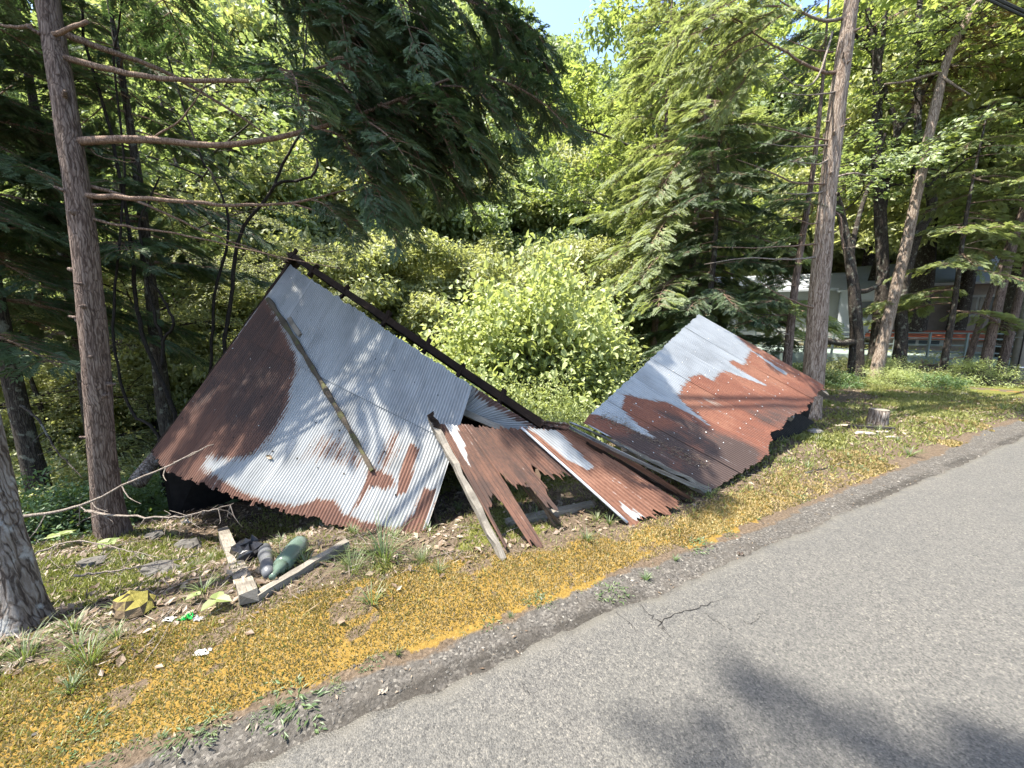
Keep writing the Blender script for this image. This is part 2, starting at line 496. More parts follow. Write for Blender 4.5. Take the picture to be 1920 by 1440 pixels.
M['char'] = plain("charred_wood", (.025, .022, .02), .9, 0, 24, .5, .8)
M['rot'] = plain("dark_crack", (.02, .018, .016), 1, 0, 30, .3)
M['litter_white'] = plain("white_litter", (0.396, 0.385, 0.363), .6, 0, 10, .12)
M['litter_green'] = plain("green_wrapper", (0.011, 0.275, 0.0495), .35, 0, 8, .2)
M['under_sheet'] = plain("black_sheet_and_shade", (.02, .018, .017), .7, .2, 14, .4)  # near-black colour puts shade behind the roofs; also the dark slid-out sheet

def mat_mossrock():
    t = NT("mossy_rock")
    o = t.pos()
    n = t.noise(o, 22, 5, .7)
    nz = t.n("ShaderNodeSeparateXYZ", ins={0: t.n("ShaderNodeNewGeometry").outputs["Normal"]}).outputs[2]
    m = t.sstep(t.math('ADD', nz, t.math('MULTIPLY', n, .5)), .65, .95)
    col = t.mix(m, t.ramp(n, [(.3, (.07, .05, .03)), (.7, (.18, .13, .08))]), t.ramp(n, [(.3, (.11, .095, .02)), (.7, (.22, .19, .055))]))
    return t.bsdf(col, .95, 0, n, .8, .015, .1)
M['mossrock'] = mat_mossrock()

def mat_bottle():
    t = NT("dirty_green_bottle")
    o = t.obj()
    n = t.noise(o, 14, 4, .6)
    z = t.n("ShaderNodeSeparateXYZ", ins={0: o}).outputs[2]
    dirt = t.sstep(t.math('ADD', n, t.math('MULTIPLY', z, 4)), .42, .62)
    col = t.mix(dirt, (.02, .20, .045), (.12, .17, .13))
    b = t.n("ShaderNodeBsdfPrincipled")
    t.l(col, b.inputs["Base Color"])
    b.inputs["Roughness"].default_value = .18
    b.inputs["Transmission Weight"].default_value = .35
    b.inputs["IOR"].default_value = 1.3
    t.l(b.outputs[0], t.out.inputs[0])
    return t.m
M['bottle'] = mat_bottle()

def mat_road():
    t = NT("old_asphalt")
    p = t.pos()
    v1 = t.n("ShaderNodeTexVoronoi", ins={"Vector": p, "Scale": 165.0, "Randomness": 1.0})
    v2 = t.n("ShaderNodeTexVoronoi", ins={"Vector": p, "Scale": 100.0, "Randomness": 1.0})
    c1 = t.n("ShaderNodeSeparateColor", ins={0: v1.outputs["Color"]}).outputs[0]
    c2 = t.n("ShaderNodeSeparateColor", ins={0: v2.outputs["Color"]}).outputs[1]
    big = t.noise(p, .9, 4)
    mid = t.noise(p, 7, 4)
    g = t.math('ADD', t.math('MULTIPLY', c1, .55), t.math('MULTIPLY', c2, .45))
    col = t.ramp(g, [(.08, (.036, .034, .031)), (.32, (.073, .069, .062)), (.55, (.100, .094, .083)), (.8, (.140, .130, .112)), (1, (.215, .195, .160))])
    shade = t.math('ADD', t.math('MULTIPLY', big, .35), t.math('MULTIPLY', mid, .3))
    col = t.mix(t.math('MULTIPLY', t.sstep(shade, .2, .48), .75), t.mix(.45, col, (.072, .071, .066)), col)
    st = t.noise(t.map(p, (.6, 2.2, 1)), 1.0, 4, .6)
    col = t.mix(t.math('MULTIPLY', t.sstep(st, .5, .75), .30), col, (.062, .060, .056))
    edge = t.math('SUBTRACT', 1.0, t.sstep(t.attr("edge"), .0, .12))
    col = t.mix(t.math('MULTIPLY', edge, t.sstep(mid, .3, .7)), col, (.11, .103, .088))
    h = t.math('ADD', t.math('MULTIPLY', v1.outputs["Distance"], -.8), t.math('MULTIPLY', g, .4))
    return t.bsdf(col, .85, 0, h, .75, .006, .25)
M['road'] = mat_road()

def mat_ground():
    t = NT("verge_soil")
    p = t.pos()
    n1 = t.noise(p, 9, 5, .65); n2 = t.noise(p, 55, 5, .7); n3 = t.noise(p, 2.2, 4)
    vo = t.n("ShaderNodeTexVoronoi", ins={"Vector": p, "Scale": 95.0})
    vc = t.n("ShaderNodeSeparateColor", ins={0: vo.outputs["Color"]}).outputs[0]
    soil = t.ramp(n2, [(.3, (.045, .033, .022)), (.55, (.115, .085, .058)), (.8, (.22, .17, .12))])
    litter = t.ramp(n2, [(.3, (.045, .032, .022)), (.5, (.095, .072, .05)), (.75, (.17, .135, .098))])
    gravel = t.ramp(vc, [(.0, (.045, .041, .036)), (.45, (.082, .076, .067)), (.85, (.11, .10, .088)), (1, (.19, .175, .15))])
    gravel = t.mix(t.math('MULTIPLY', t.sstep(n1, .42, .62), .5), gravel, (.075, .066, .055))
    moss = t.ramp(n2, [(.25, (.10, .06, .014)), (.5, (.19, .12, .028)), (.75, (.27, .18, .05))])
    green = t.ramp(n2, [(.3, (.06, .062, .014)), (.7, (.16, .16, .04))])
    a_m = t.attr("moss"); a_g = t.attr("gravel"); a_l = t.attr("litter"); a_n = t.attr("green")
    j = t.math('MULTIPLY', t.math('SUBTRACT', n1, .5), 1.5)
    col = t.mix(t.sstep(t.math('ADD', a_l, j), .35, .6), soil, litter)
    col = t.mix(t.sstep(t.math('ADD', a_n, j), .45, .65), col, green)
    col = t.mix(t.sstep(t.math('ADD', a_m, j), .42, .58), col, moss)
    col = t.mix(t.sstep(t.math('ADD', a_g, t.math('MULTIPLY', j, .6)), .42, .6), col, gravel)
    col = t.mix(t.math('MULTIPLY', t.attr("gutter"), t.sstep(n1, .25, .55)), col, (.028, .025, .021))
    h = t.math('ADD', t.math('MULTIPLY', n2, .6), t.math('MULTIPLY', n1, .8))
    return t.bsdf(col, .95, 0, h, .9, .03, .1)
M['ground'] = mat_ground()

# ------------------------------------------------------------------ verge masks (road coordinates)
def moss_mask(s, u):
    lo = 0.21 + 0.18 * (fbm(u * 2.5, s * 0 + 3) - .5)
    hi = np.interp(u, [-6, 0, .5, 1, 2, 3, 4.5, 7, 12], [.95, .88, .80, .68, .55, .58, .75, 1.05, 1.6]) + 0.22 * (fbm(u * 1.6 + 7, s * 0 + 1) - .5)
    m = smooth(s, lo - .07, lo + .12) * (1 - smooth(s, hi - .10, hi + .12))
    patch = fbm(u * 2.2 + 30, s * 2.2 + 8)
    rightfade = smooth(u, 2.2, 5.0)
    m = m * (1 - rightfade * (1 - .8 * smooth(patch, .52, .66)))
    m = m * (1 - .75 * smooth(fbm(u * 6.1 + 3, s * 6.1 + 70, 4), .54, .76))
    return m
def green_mask(s, u):
    p = fbm(u * 1.7 + 50, s * 1.7 + 20)
    return smooth(s, .7, 1.0) * (1 - smooth(s, 2.6, 4.0)) * smooth(p, .44, .62) + .8 * smooth(s, 1.6, 2.2) * smooth(u, 9, 12) * (1 - smooth(s, 4, 7)) * smooth(p, .35, .5)
def gravel_mask(s, u):
    w = .09 + .14 * (fbm(u * 1.9 + 12, s * 0 + 5) - .5) + .12 * smooth(u, 5, 9)
    return 1 - smooth(s, w, w + .22)
def litter_mask(s, u):
    return smooth(s, .45, 1.0) * (1 - .75 * smooth(s, 3.0, 6.0) * (1 - smooth(u, 12, 16)))

# ------------------------------------------------------------------ ground sheet and road
def graded(pts):
    out = []
    for (a, b, st) in pts: out.append(np.arange(a, b, st))
    return np.concatenate(out + [[pts[-1][1]]])
us = graded([(-90, -20, 5), (-20, -5, .7), (-5, 9, .07), (9, 22, .3), (22, 60, 1.5), (60, 200, 10)])
ss = graded([(-80, -6, 6), (-6, -.3, .6), (-.3, 3.2, .05), (3.2, 8, .2), (8, 30, .8), (30, 80, 2.5), (80, 180, 12)])
U, Sg = np.meshgrid(us, ss)
X, Y = xy(Sg, U)
Z = ground_z(X, Y)
nu_, ns_ = len(us), len(ss)
idx = np.arange(nu_ * ns_).reshape(ns_, nu_)
q = np.stack([idx[:-1, :-1], idx[:-1, 1:], idx[1:, 1:], idx[1:, :-1]], -1).reshape(-1, 4)
fs_, fu_ = Sg.ravel(), U.ravel()
gm = build_mesh("ground", np.stack([X, Y, Z], -1).reshape(-1, 3), [q], [M['ground']], True,
                {"gutter": np.exp(-((fs_ - .03) / .035) ** 2) * smooth(fbm(fu_ * 1.7, fu_ * 0 + 60), .35, .6), "moss": moss_mask(fs_, fu_), "gravel": gravel_mask(fs_, fu_), "litter": litter_mask(fs_, fu_), "green": green_mask(fs_, fu_)})
ground = link("ground", gm); ground["kind"] = "structure"

# road slab with a broken edge
ru = graded([(-70, -4, 1.5), (-4, 8, .03), (8, 25, .15), (25, 150, 3)])
rs = np.array([0.0, .006, .05, .12, .3, .7, 1.5, 2.6, 3.8, 4.2])
RU, RS = np.meshgrid(ru, rs)
jag = (fbm(ru * 3, ru * 0) - .5) * .07 + (fbm(ru * 19, ru * 0 + 4) - .5) * .035
RSs = np.where(RS < .25, -RS + jag[None, :] * (1 - RS / .25), -RS)
rx, ry = xy(RSs, RU)
rz = np.where(RS == 0.0, -.035, 0.0) - .004 * np.exp(-RS / .05) + .004 * (fbm(rx * 2, ry * 2) - .5)
rz[-1] = -.03
ri = np.arange(RU.size).reshape(RU.shape)
rq = np.stack([ri[:-1, :-1], ri[1:, :-1], ri[1:, 1:], ri[:-1, 1:]], -1).reshape(-1, 4)
road = link("road", build_mesh("road", np.stack([rx, ry, rz], -1).reshape(-1, 3), [rq], [M['road']], True, {"edge": RS.ravel()}))
road["kind"] = "structure"

# cracks in the asphalt
def crack(pxs, w=.006, seed=0):
    rg = np.random.default_rng(seed)
    pts = np.array([onz(a, b, .0)[:2] for a, b in pxs])
    P = catmull(np.c_[pts, np.zeros(len(pts))], 26)[:, :2]
    P = P + rg.normal(0, .006, P.shape)
    tg = norm(np.gradient(P, axis=0)); nn = np.c_[-tg[:, 1], tg[:, 0]]
    ww = .5 * w * (0.3 + rg.random(len(P))) * np.sin(np.linspace(.15, 3.0, len(P)))
    v = np.vstack([np.c_[P + nn * ww[:, None] / 2, np.full(len(P), .0035)], np.c_[P - nn * ww[:, None] / 2, np.full(len(P), .0035)]])
    n = len(P); i = np.arange(n - 1)
    o = link("crack", build_mesh("crack", v, [np.stack([i, i + 1, n + i + 1, n + i], -1)], [M['rot']]), road)
crack([(1195, 1128), (1215, 1150), (1240, 1170), (1255, 1195)], .010, 1)
crack([(1150, 1145), (1175, 1165), (1200, 1190)], .007, 2)
crack([(1255, 1195), (1245, 1180), (1235, 1172), (1270, 1150), (1310, 1142), (1340, 1128), (1385, 1120)], .009, 3)
crack([(1310, 1142), (1350, 1170), (1385, 1190)], .005, 4)
crack([(1385, 1160), (1410, 1170), (1430, 1145)], .005, 5)
crack([(975, 1275), (985, 1295), (1000, 1310)], .004, 6)

# ------------------------------------------------------------------ corrugated sheets
PITCHW = 0.034
class Patch:
    """bilinear surface through four surveyed corners; u along the eave, v up the slope"""
    def __init__(self, p00, p10, p01, p11, sag=0.0, flip=1):
        self.c = [np.asarray(p, float) for p in (p00, p10, p01, p11)]
        self.sag = sag; self.flip = flip
        self.wid = 0.5 * (np.linalg.norm(self.c[1] - self.c[0]) + np.linalg.norm(self.c[3] - self.c[2]))
        self.hei = 0.5 * (np.linalg.norm(self.c[2] - self.c[0]) + np.linalg.norm(self.c[3] - self.c[1]))
        g = np.linspace(-.1, 1.1, 241)
        GU, GV = np.meshgrid(g, g)
        self.gu, self.gv = GU.ravel(), GV.ravel()
        self.gp = proj(self.pos(self.gu, self.gv))
    def raw(self, u, v):
        u = np.asarray(u)[..., None]; v = np.asarray(v)[..., None]
        a, b, c, d = self.c
        return a * (1 - u) * (1 - v) + b * u * (1 - v) + c * (1 - u) * v + d * u * v
    def nrm(self, u, v):
        e = 1e-3
        n = np.cross(self.raw(np.asarray(u) + e, v) - self.raw(u, v), self.raw(u, np.asarray(v) + e) - self.raw(u, v))
        return norm(n) * self.flip
    def pos(self, u, v):
        p = self.raw(u, v)
        if self.sag:
            w = (4 * np.clip(u, 0, 1) * (1 - np.clip(u, 0, 1))) * (4 * np.clip(v, 0, 1) * (1 - np.clip(v, 0, 1)))
            p = p - self.nrm(u, v) * (self.sag * w)[..., None]
        return p
    def uv(self, px, py):
        k = np.argmin((self.gp[:, 0] - px) ** 2 + (self.gp[:, 1] - py) ** 2)
        return self.gu[k], self.gv[k]
    def poly(self, pts):
        return np.array([self.uv(*p) for p in pts])
    def over(self, px, py, off):
        u, v = self.uv(px, py)
        u = np.array(u); v = np.array(v)
        return self.pos(u, v) + self.nrm(u, v) * off

def sdf(poly, u, v, su_, sv_):
    """signed distance in metres, positive inside"""
    P = poly * np.array([su_, sv_]); x = u * su_; y = v * sv_
    d = np.full(x.shape, 1e9); ins = np.zeros(x.shape, bool)
    n = len(P)
    for i in range(n):
        a = P[i]; b = P[(i + 1) % n]
        e = b - a; w = np.stack([x - a[0], y - a[1]], -1)
        t = np.clip((w @ e) / max(e @ e, 1e-12), 0, 1)
        d = np.minimum(d, np.linalg.norm(w - t[..., None] * e, axis=-1))
        c = ((a[1] > y) != (b[1] > y)) & (x < (b[0] - a[0]) * (y - a[1]) / (b[1] - a[1] + 1e-12) + a[0])
        ins ^= c
    return np.where(ins, d, -d)

def field(patch, specs, u, v):
    """specs: (pixel polygon as surveyed, softness in metres, gain) -> scalar field"""
    r = np.full(u.shape, -.75)
    for poly, soft, gain in specs:
        k = np.clip(sdf(poly, u, v, patch.wid, patch.hei) / soft, -1, 1)
        r = np.maximum(r, (gain + .75) * (k * .5 + .5) - .75)
    return r

def edge_noise(u, seed, amp, freq=40):
    return amp * ((fbm(u * freq, u * 0 + seed, 3) - .5) * 1.6 + .6 * (vnoise(np.floor(u * freq * 2.4), u * 0 + seed) - .5))

def sheet(name, patch, u0, u1, v0, v1, root, mat, off=0.0, rag0=0.0, rag1=0.0, rust=(), darkf=None, seed=0, nv=24, base_dark=.5, lift=None, waves=None, amp=.0095, rbias=None):
    nw = max(2, int(round((u1 - u0) * patch.wid / PITCHW)))
    nu = nw * 6 + 1
    uu = np.linspace(u0, u1, nu)
    a = (v0(uu) if callable(v0) else np.full(nu, v0)) + (edge_noise(uu, seed, rag0) if rag0 else 0)
    b = (v1(uu) if callable(v1) else np.full(nu, v1)) + (edge_noise(uu, seed + 9, rag1) if rag1 else 0)
    tt = np.linspace(0, 1, nv + 1)
    UU = np.broadcast_to(uu, (nv + 1, nu)); VV = a + (b - a) * tt[:, None]
    ph = (UU - u0) / (u1 - u0) * nw * 2 * np.pi
    w = np.sin(ph)
    dent = .010 * (fbm(UU * patch.wid * 1.4 + seed, VV * patch.hei * 1.4 + seed * 3) - .5)
    o = w * amp + off + dent
    if lift is not None: o = o + lift(UU, VV)
    P = patch.pos(UU, VV) + patch.nrm(UU, VV) * o[..., None]
    f1 = field(patch, rust, UU, VV)
    if rbias is not None: f1 = f1 + rbias(UU, VV)
    dk = np.full(UU.shape, base_dark) if darkf is None else darkf(UU, VV)
    i = np.arange((nv + 1) * nu).reshape(nv + 1, nu)
    q = np.stack([i[:-1, :-1], i[:-1, 1:], i[1:, 1:], i[1:, :-1]], -1).reshape(-1, 4)
    me = build_mesh(name, P.reshape(-1, 3), [q], [mat], True,
                    {"rust": f1.ravel(), "dark": dk.ravel(), "wave": w.ravel()},
                    np.stack([UU.ravel() * patch.wid + seed * 3.1, VV.ravel() * patch.hei + seed * 1.7], -1))
    return part(name, me, root)

# ---- the left roof slope
PA = at(285, 850, 4.3); PB = at(548, 494, 5.3); PD = at(797, 1006, 2.95); PQ = at(888, 722, 3.5)
LR = Patch(PA, PD, PB, PQ, sag=.05)
roofL = thing("collapsed_roof", "large leaning corrugated roof slope, grey zinc with brown rust on its left side", "roof", tuple(np.array([PA[0] * .5 + PD[0] * .5, PA[1] * .5 + PD[1] * .5, -.3])))
def eaveL(u):
    # the eave curls: sampled from the surveyed outline
    pts = [(285, 850), (310, 880), (360, 902), (400, 912), (440, 932), (490, 948), (540, 962), (590, 972), (640, 985), (700, 1000), (745, 1012), (797, 1004)]
    uv = np.array([LR.uv(*p) for p in pts]); k = np.argsort(uv[:, 0])
    return np.interp(u, uv[k, 0], uv[k, 1])
R1 = LR.poly([(275, 855), (500, 560), (530, 610), (560, 680), (549, 712), (546, 732), (534, 772), (512, 816), (490, 844), (471, 857), (428, 862), (390, 856), (384, 878), (415, 908), (400, 925), (330, 910)])
R2 = LR.poly([(384, 880), (417, 899), (453, 921), (493, 936), (540, 949), (567, 949), (597, 937), (627, 940), (642, 962), (690, 980), (745, 992), (800, 992), (800, 1025), (640, 1010), (420, 950)])
R3 = LR.poly([(692, 872), (707, 880), (740, 893), (742, 911), (717, 920), (707, 914), (696, 911), (684, 930), (671, 952), (664, 958), (678, 918)])
R4 = LR.poly([(769, 829), (786, 841), (778, 874), (765, 924), (744, 929), (750, 884)])
R5 = LR.poly([(552, 868), (600, 808), (650, 812), (690, 850), (690, 890), (640, 888), (600, 870)])
R6 = LR.poly([(796, 916), (816, 920), (814, 942), (800, 974), (790, 1012), (744, 1018), (744, 993), (760, 984), (775, 963), (786, 938)])
R7 = LR.poly([(700, 870), (735, 800), (752, 805), (750, 850), (725, 890)])
rustL = [(R1, .10, .85), (R2, .05, .75), (R3, .04, .6), (R4, .03, .6), (R5, .14, .0), (R6, .05, .75), (R7, .08, .05)]
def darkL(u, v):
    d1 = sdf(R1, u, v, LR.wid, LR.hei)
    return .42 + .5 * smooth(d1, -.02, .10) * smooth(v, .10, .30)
NC = 6
for k in range(NC):
    u0, u1 = k / NC, (k + 1) / NC + .012
    if k == NC - 1: u1 = 1.0
    off = .004 * (k % 2)
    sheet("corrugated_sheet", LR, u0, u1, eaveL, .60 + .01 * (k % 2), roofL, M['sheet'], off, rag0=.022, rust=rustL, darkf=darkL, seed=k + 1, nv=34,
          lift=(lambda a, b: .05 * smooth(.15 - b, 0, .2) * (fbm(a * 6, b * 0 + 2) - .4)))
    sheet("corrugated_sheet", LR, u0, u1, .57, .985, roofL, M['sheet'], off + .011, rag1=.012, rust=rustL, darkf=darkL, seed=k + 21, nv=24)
# the upper course runs on to the right, past the lower one
LT = Patch(at(852, 764, 3.62), at(942, 806, 3.45), at(884, 722, 3.62), at(1022, 812, 3.45))
LTr = [(LT.poly([(890, 715), (925, 745), (1030, 815), (1000, 806), (930, 768), (893, 742)]), .05, .35)]
for k in range(3):
    sheet("corrugated_sheet", LT, k / 3, (k + 1) / 3 + .01, 0.0, 1.0, roofL, M['sheet'], .003 * k, rag0=.02, rag1=.02, rust=LTr, base_dark=.75, seed=41 + k, nv=16,
          rbias=lambda a, b: .55 * (vnoise(a * 26, b * 0 + 4) - .42))
def beam(name, p0, p1, w, h, mat, root, up=(0, 0, 1), seed=0, wob=.004, n=9, taper=0):
    v, f = plank(p0, p1, w, h, up, wob, n, seed, taper)
    return part(name, build_mesh(name, v, f, [mat], uv=plank_uv(v, n) + seed), root)
nL = LR.nrm(np.array(.5), np.array(.5))
upL = norm(PB - PA)
# lower board of the upper course, ridge beam, brackets, gable board, hidden rafters
beam("lower_board", at(852, 764, 3.60), at(946, 808, 3.42), .05, .05, M['wood_grey'], roofL, nL, 3)
rb0 = LR.raw(np.array(-.03), np.array(1.03)) + nL * .05; rb1 = at(1018, 798, 3.48) + nL * .03
beam("ridge_beam", rb0, rb1, .035, .075, M['wood_dark'], roofL, upL, 4, .002, 16)
beam("ridge_beam", rb0 - nL * .09 + upL * .02, rb1 - nL * .09, .06, .07, M['wood_dark'], roofL, upL, 5, .004, 12)
for k in range(7):
    t = .02 + k * .15 + .03 * math.sin(k * 5)
    p = rb0 * (1 - t) + rb1 * t
    s_ = 1 - .35 * t
    beam("ridge_bracket", p - upL * .12 * s_ + nL * .0, p + upL * .11 * s_ + nL * .0, .03, .05, M['wood_dark'], roofL, nL, 50 + k, .006, 4)
beam("gable_board", LR.raw(np.array(-.012), np.array(.62)) - nL * .07, LR.raw(np.array(-.03), np.array(1.03)) - nL * .07, .05, .13, M['wood_dark'], roofL, nL, 7)
beam("gable_board", LR.raw(np.array(-.008), np.array(.0)) - nL * .06, LR.raw(np.array(-.008), np.array(.62)) - nL * .06, .05, .10, M['wood_dark'], roofL, nL, 8)
for k, v_ in enumerate((.10, .35, .62, .9)):
    beam("purlin", LR.raw(np.array(.0), np.array(v_)) - nL * .10, LR.raw(np.array(.97), np.array(v_)) - nL * .10, .06, .06, M['wood_dark'], roofL, nL, 60 + k, .004, 6)
# unseen rear slope added behind the ridge, near-black to darken the void
back0 = PB + np.array([.5, 1.5, 0]); back0[2] = gz(*back0[:2]) - .1
back1 = PQ + np.array([1.0, 1.3, 0]); back1[2] = gz(*back1[:2]) - .1
BK = Patch(back0, back1, PB - upL * .06, at(1000, 792, 3.62), flip=-1)
for k in range(3):
    sheet("added_rear_sheet", BK, k / 3, (k + 1) / 3 + .01, 0, .98, roofL, M['under_sheet'], -.02, seed=70 + k, nv=4)
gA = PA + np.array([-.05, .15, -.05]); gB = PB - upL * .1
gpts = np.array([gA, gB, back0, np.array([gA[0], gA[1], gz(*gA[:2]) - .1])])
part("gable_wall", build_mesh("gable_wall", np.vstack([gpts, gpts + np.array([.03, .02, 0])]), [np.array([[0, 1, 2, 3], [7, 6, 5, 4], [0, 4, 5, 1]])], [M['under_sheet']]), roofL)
# nails: dark and pale heads, a few pixels each
def nails(patch, rows, root, mat, r=.007, off=.014, seed=0, u_rng=(0.02, .98), step=.11, name="roofing_nail"):
    rg = np.random.default_rng(seed); b = MB()
    for v in rows:
        for u in np.arange(u_rng[0], u_rng[1], step / patch.wid):
            if rg.random() < .2: continue
            u_ = np.array(u + rg.normal(0, .004)); v_ = np.array(v + rg.normal(0, .006))
            c = patch.pos(u_, v_) + patch.nrm(u_, v_) * off
            n = patch.nrm(u_, v_); a = norm(np.cross(n, [0, 0, 1.0])); e = np.cross(n, a)
            th = np.linspace(0, 2 * np.pi, 7)[:-1]
            rr = r * rg.uniform(.7, 1.3)
            ring = c + rr * (np.cos(th)[:, None] * a + np.sin(th)[:, None] * e)
            b.add(np.vstack([ring, c + n * rr * .7]), [np.array([(i, (i + 1) % 6, 6) for i in range(6)])])
    o = part(name, b.mesh(name, [mat]), root); o["kind"] = "stuff"
nails(LR, (.16, .36, .80), roofL, M['rot'], .009, .014, 1, step=.32)
nails(LR, (.24, .5), roofL, M['nail'], .007, .014, 2, step=.4)

# the loose pole lying across the left slope, and a chip of board beside it
pl = [LR.over(508, 566, .05), LR.over(570, 660, .045), LR.over(640, 775, .045), LR.over(702, 884, .03)]
tv, tf = tube(catmull(pl, 26), np.linspace(.032, .020, 26) * (1 + .25 * np.sin(np.arange(26) * 1.9)), 7, .5, True, 3)
pole_l = link("split_pole", build_mesh("split_pole", tv - pl[0], tf, [M['wood_moss']]), None, tuple(pl[0]))
tag(pole_l, "thin split wooden pole lying diagonally across the grey zinc slope", "pole")
a0, a1 = LR.over(546, 598, .025), LR.over(566, 632, .025)
v, f = plank(a0, a1, .05, .02, nL, .004, 5, 11)
tag(link("board_scrap", build_mesh("board_scrap", v, f, [M['wood_grey']])), "short grey board scrap beside the top of the split pole", "board")
# a dead leaf curled on the sheet
def dead_leaf(px, py, patch, size, seed, label):
    u_, v_ = patch.uv(px, py); u_ = np.array(u_); v_ = np.array(v_)
    c = patch.pos(u_, v_) + patch.nrm(u_, v_) * .015
    n = patch.nrm(u_, v_); a = norm(np.cross(n, [0.2, 0, 1.0])); e = np.cross(n, a)
    g = np.linspace(-1, 1, 9); vv = []; ff = []
    for i, x in enumerate(g):
        w_ = max(.02, (1 - x * x) ** .7) * .42
        for j, y in enumerate((-1, 0, 1)):
            vv.append(c + size * (a * x + e * y * w_) + n * size * (.32 * y * y + .18 * x * x))
    for i in range(8):
        for j in range(2): ff.append((i * 3 + j, i * 3 + j + 1, i * 3 + 4 + j, i * 3 + 3 + j))
    tag(link("dead_leaf", build_mesh("dead_leaf", np.array(vv), [np.array(ff)], [M['deadleaf']], True, {"tint": np.full(len(vv), .4)})), label, "leaf")
dead_leaf(510, 860, LR, .045, 1, "curled brown leaf lying on the pale lower part of the left roof")
dead_leaf(475, 851, LR, .028, 2, "small dark leaf at the edge of the brown rust on the left roof")

# ---- the middle panel, torn along its lower edge
MTL = at(812, 792, 3.10); MTR = at(1064, 808, 3.30); MBL = onz(942, 1046, .02); MBR = onz(1285, 952, .05)
MP = Patch(MBL, MBR, MTL, MTR)
panel = thing("torn_metal_panel", "rust-brown corrugated panel with torn strips along its lower edge, between the two roofs", "panel", tuple(np.array([(MBL[0] + MBR[0]) / 2, (MBL[1] + MBR[1]) / 2, 0])))
white = [(MP.poly([(985, 805), (1012, 806), (1075, 860), (1095, 880), (1060, 862), (1005, 815)]), .02, 1.0), (MP.poly([(1010, 808), (1040, 808), (1110, 880), (1098, 884)]), .02, 1.0),
         (MP.poly([(832, 790), (852, 792), (868, 830), (880, 870), (866, 850), (850, 820)]), .02, 1.0), (MP.poly([(1160, 945), (1200, 970), (1190, 978), (1168, 960)]), .02, 1.0)]
def rbM(u, v):
    r = np.full(u.shape, 1.25)
    for p, s_, g_ in white:
        r = r - 1.35 * np.clip(sdf(p, u, v, MP.wid, MP.hei) / s_ * .5 + .5, 0, 1)
    return r
def torn(pts):
    xs = [p[0] for p in pts]; ys = [p[1] for p in pts]
    return lambda u: np.interp(u, xs, ys)
mids = [(.03, .22, torn([(.0, .0), (.045, .02), (.05, .28), (.08, .36), (.11, .42), (.135, .34), (.14, .04), (.195, .03), (.20, .14), (.21, .34), (.22, .50)])),
        (.215, .42, torn([(.21, .50), (.235, .58), (.245, .42), (.30, .40), (.325, .42), (.335, .26), (.375, .20), (.39, .40), (.42, .46)])),
        (.41, .63, torn([(.41, .38), (.43, .54), (.45, .60), (.475, .50), (.50, .46), (.53, .49), (.58, .47), (.63, .48)])),
        (.62, 1.0, torn([(.62, -.02), (.8, .0), (1.0, .04)]))]
for k, (u0, u1, fv) in enumerate(mids):
    sheet("corrugated_sheet", MP, u0, u1, fv, .985, panel, M['sheet_m'], .004 * (k % 2) + (.02 if k == 3 else 0), rag0=.10, rag1=.03, seed=90 + k, nv=30, rbias=rbM,
          darkf=(lambda a, b, k=k: (.85 if k < 3 else .30) + .25 * (fbm(a * 9 + k, b * 2) - .5)), amp=.008)
# bright folded lip along the orange sheet
lp = [MP.pos(np.array(.622), np.array(v_)) + MP.nrm(np.array(.622), np.array(v_)) * .035 for v_ in np.linspace(0, .98, 12)]
tv, tf = tube(np.array(lp), .011, 6, .3, True, 5)
part("folded_lip", build_mesh("folded_lip", tv, tf, [M['roof_white']], True), panel)
# edge batten on the left and its wire, splinters hanging down, rail under the panel
nM = MP.nrm(np.array(.5), np.array(.5))
e0 = MP.pos(np.array(-.005), np.array(1.03)) + nM * .012; e1 = MP.pos(np.array(0.0), np.array(-.01)) + nM * .012
beam("edge_batten", e0, e1, .045, .05, M['wood_grey'], panel, nM, 15, .004, 14)
beam("batten_head", e0 + (e0 - e1) * .02 + nM * .02, e0 + (e1 - e0) * .12 + nM * .03, .05, .03, M['wood_dark'], panel, nM, 16, .008, 5)
for k, (a_, b_) in enumerate([((985, 905), (1050, 982)), ((1002, 925), (1040, 985)), ((978, 908), (1015, 955))]):
    beam("hanging_strip", MP.over(*a_, .0), onz(*b_, .02), .022 - .004 * k, .012, M['wood_brown'], panel, nM, 17 + k, .005, 6)
def tear(patch, px, py, dpx, root, seed):
    c = patch.over(px, py, .01); d = patch.over(*dpx, -.02)
    ax = d - c; sd = norm(np.cross(ax, nM)) * .022
    v = np.array([c - sd * .3, c + sd * .6, c + ax * .5 + sd * 1.0, d + sd * .2, d - sd * .5, c + ax * .45 - sd * 1.1])
    me = build_mesh("torn_flap", v, [np.array([[0, 1, 2, 5]]), np.array([[5, 2, 3, 4]])], [M['wood_brown']])
    part("torn_flap", me, root)
tear(MP, 1006, 880, (1012, 904), panel, 1)
tear(MP, 945, 888, (960, 905), panel, 2)
for k, v_ in enumerate((.62, .93)):
    beam("hidden_rail", MP.raw(np.array(.02), np.array(v_)) - nM * .05, MP.raw(np.array(.98), np.array(v_)) - nM * .05, .05, .04, M['wood_dark'], panel, nM, 25 + k)
nails(MP, (.75, .5), panel, M['nail'], .006, .014, 5, (.65, .97), .2)

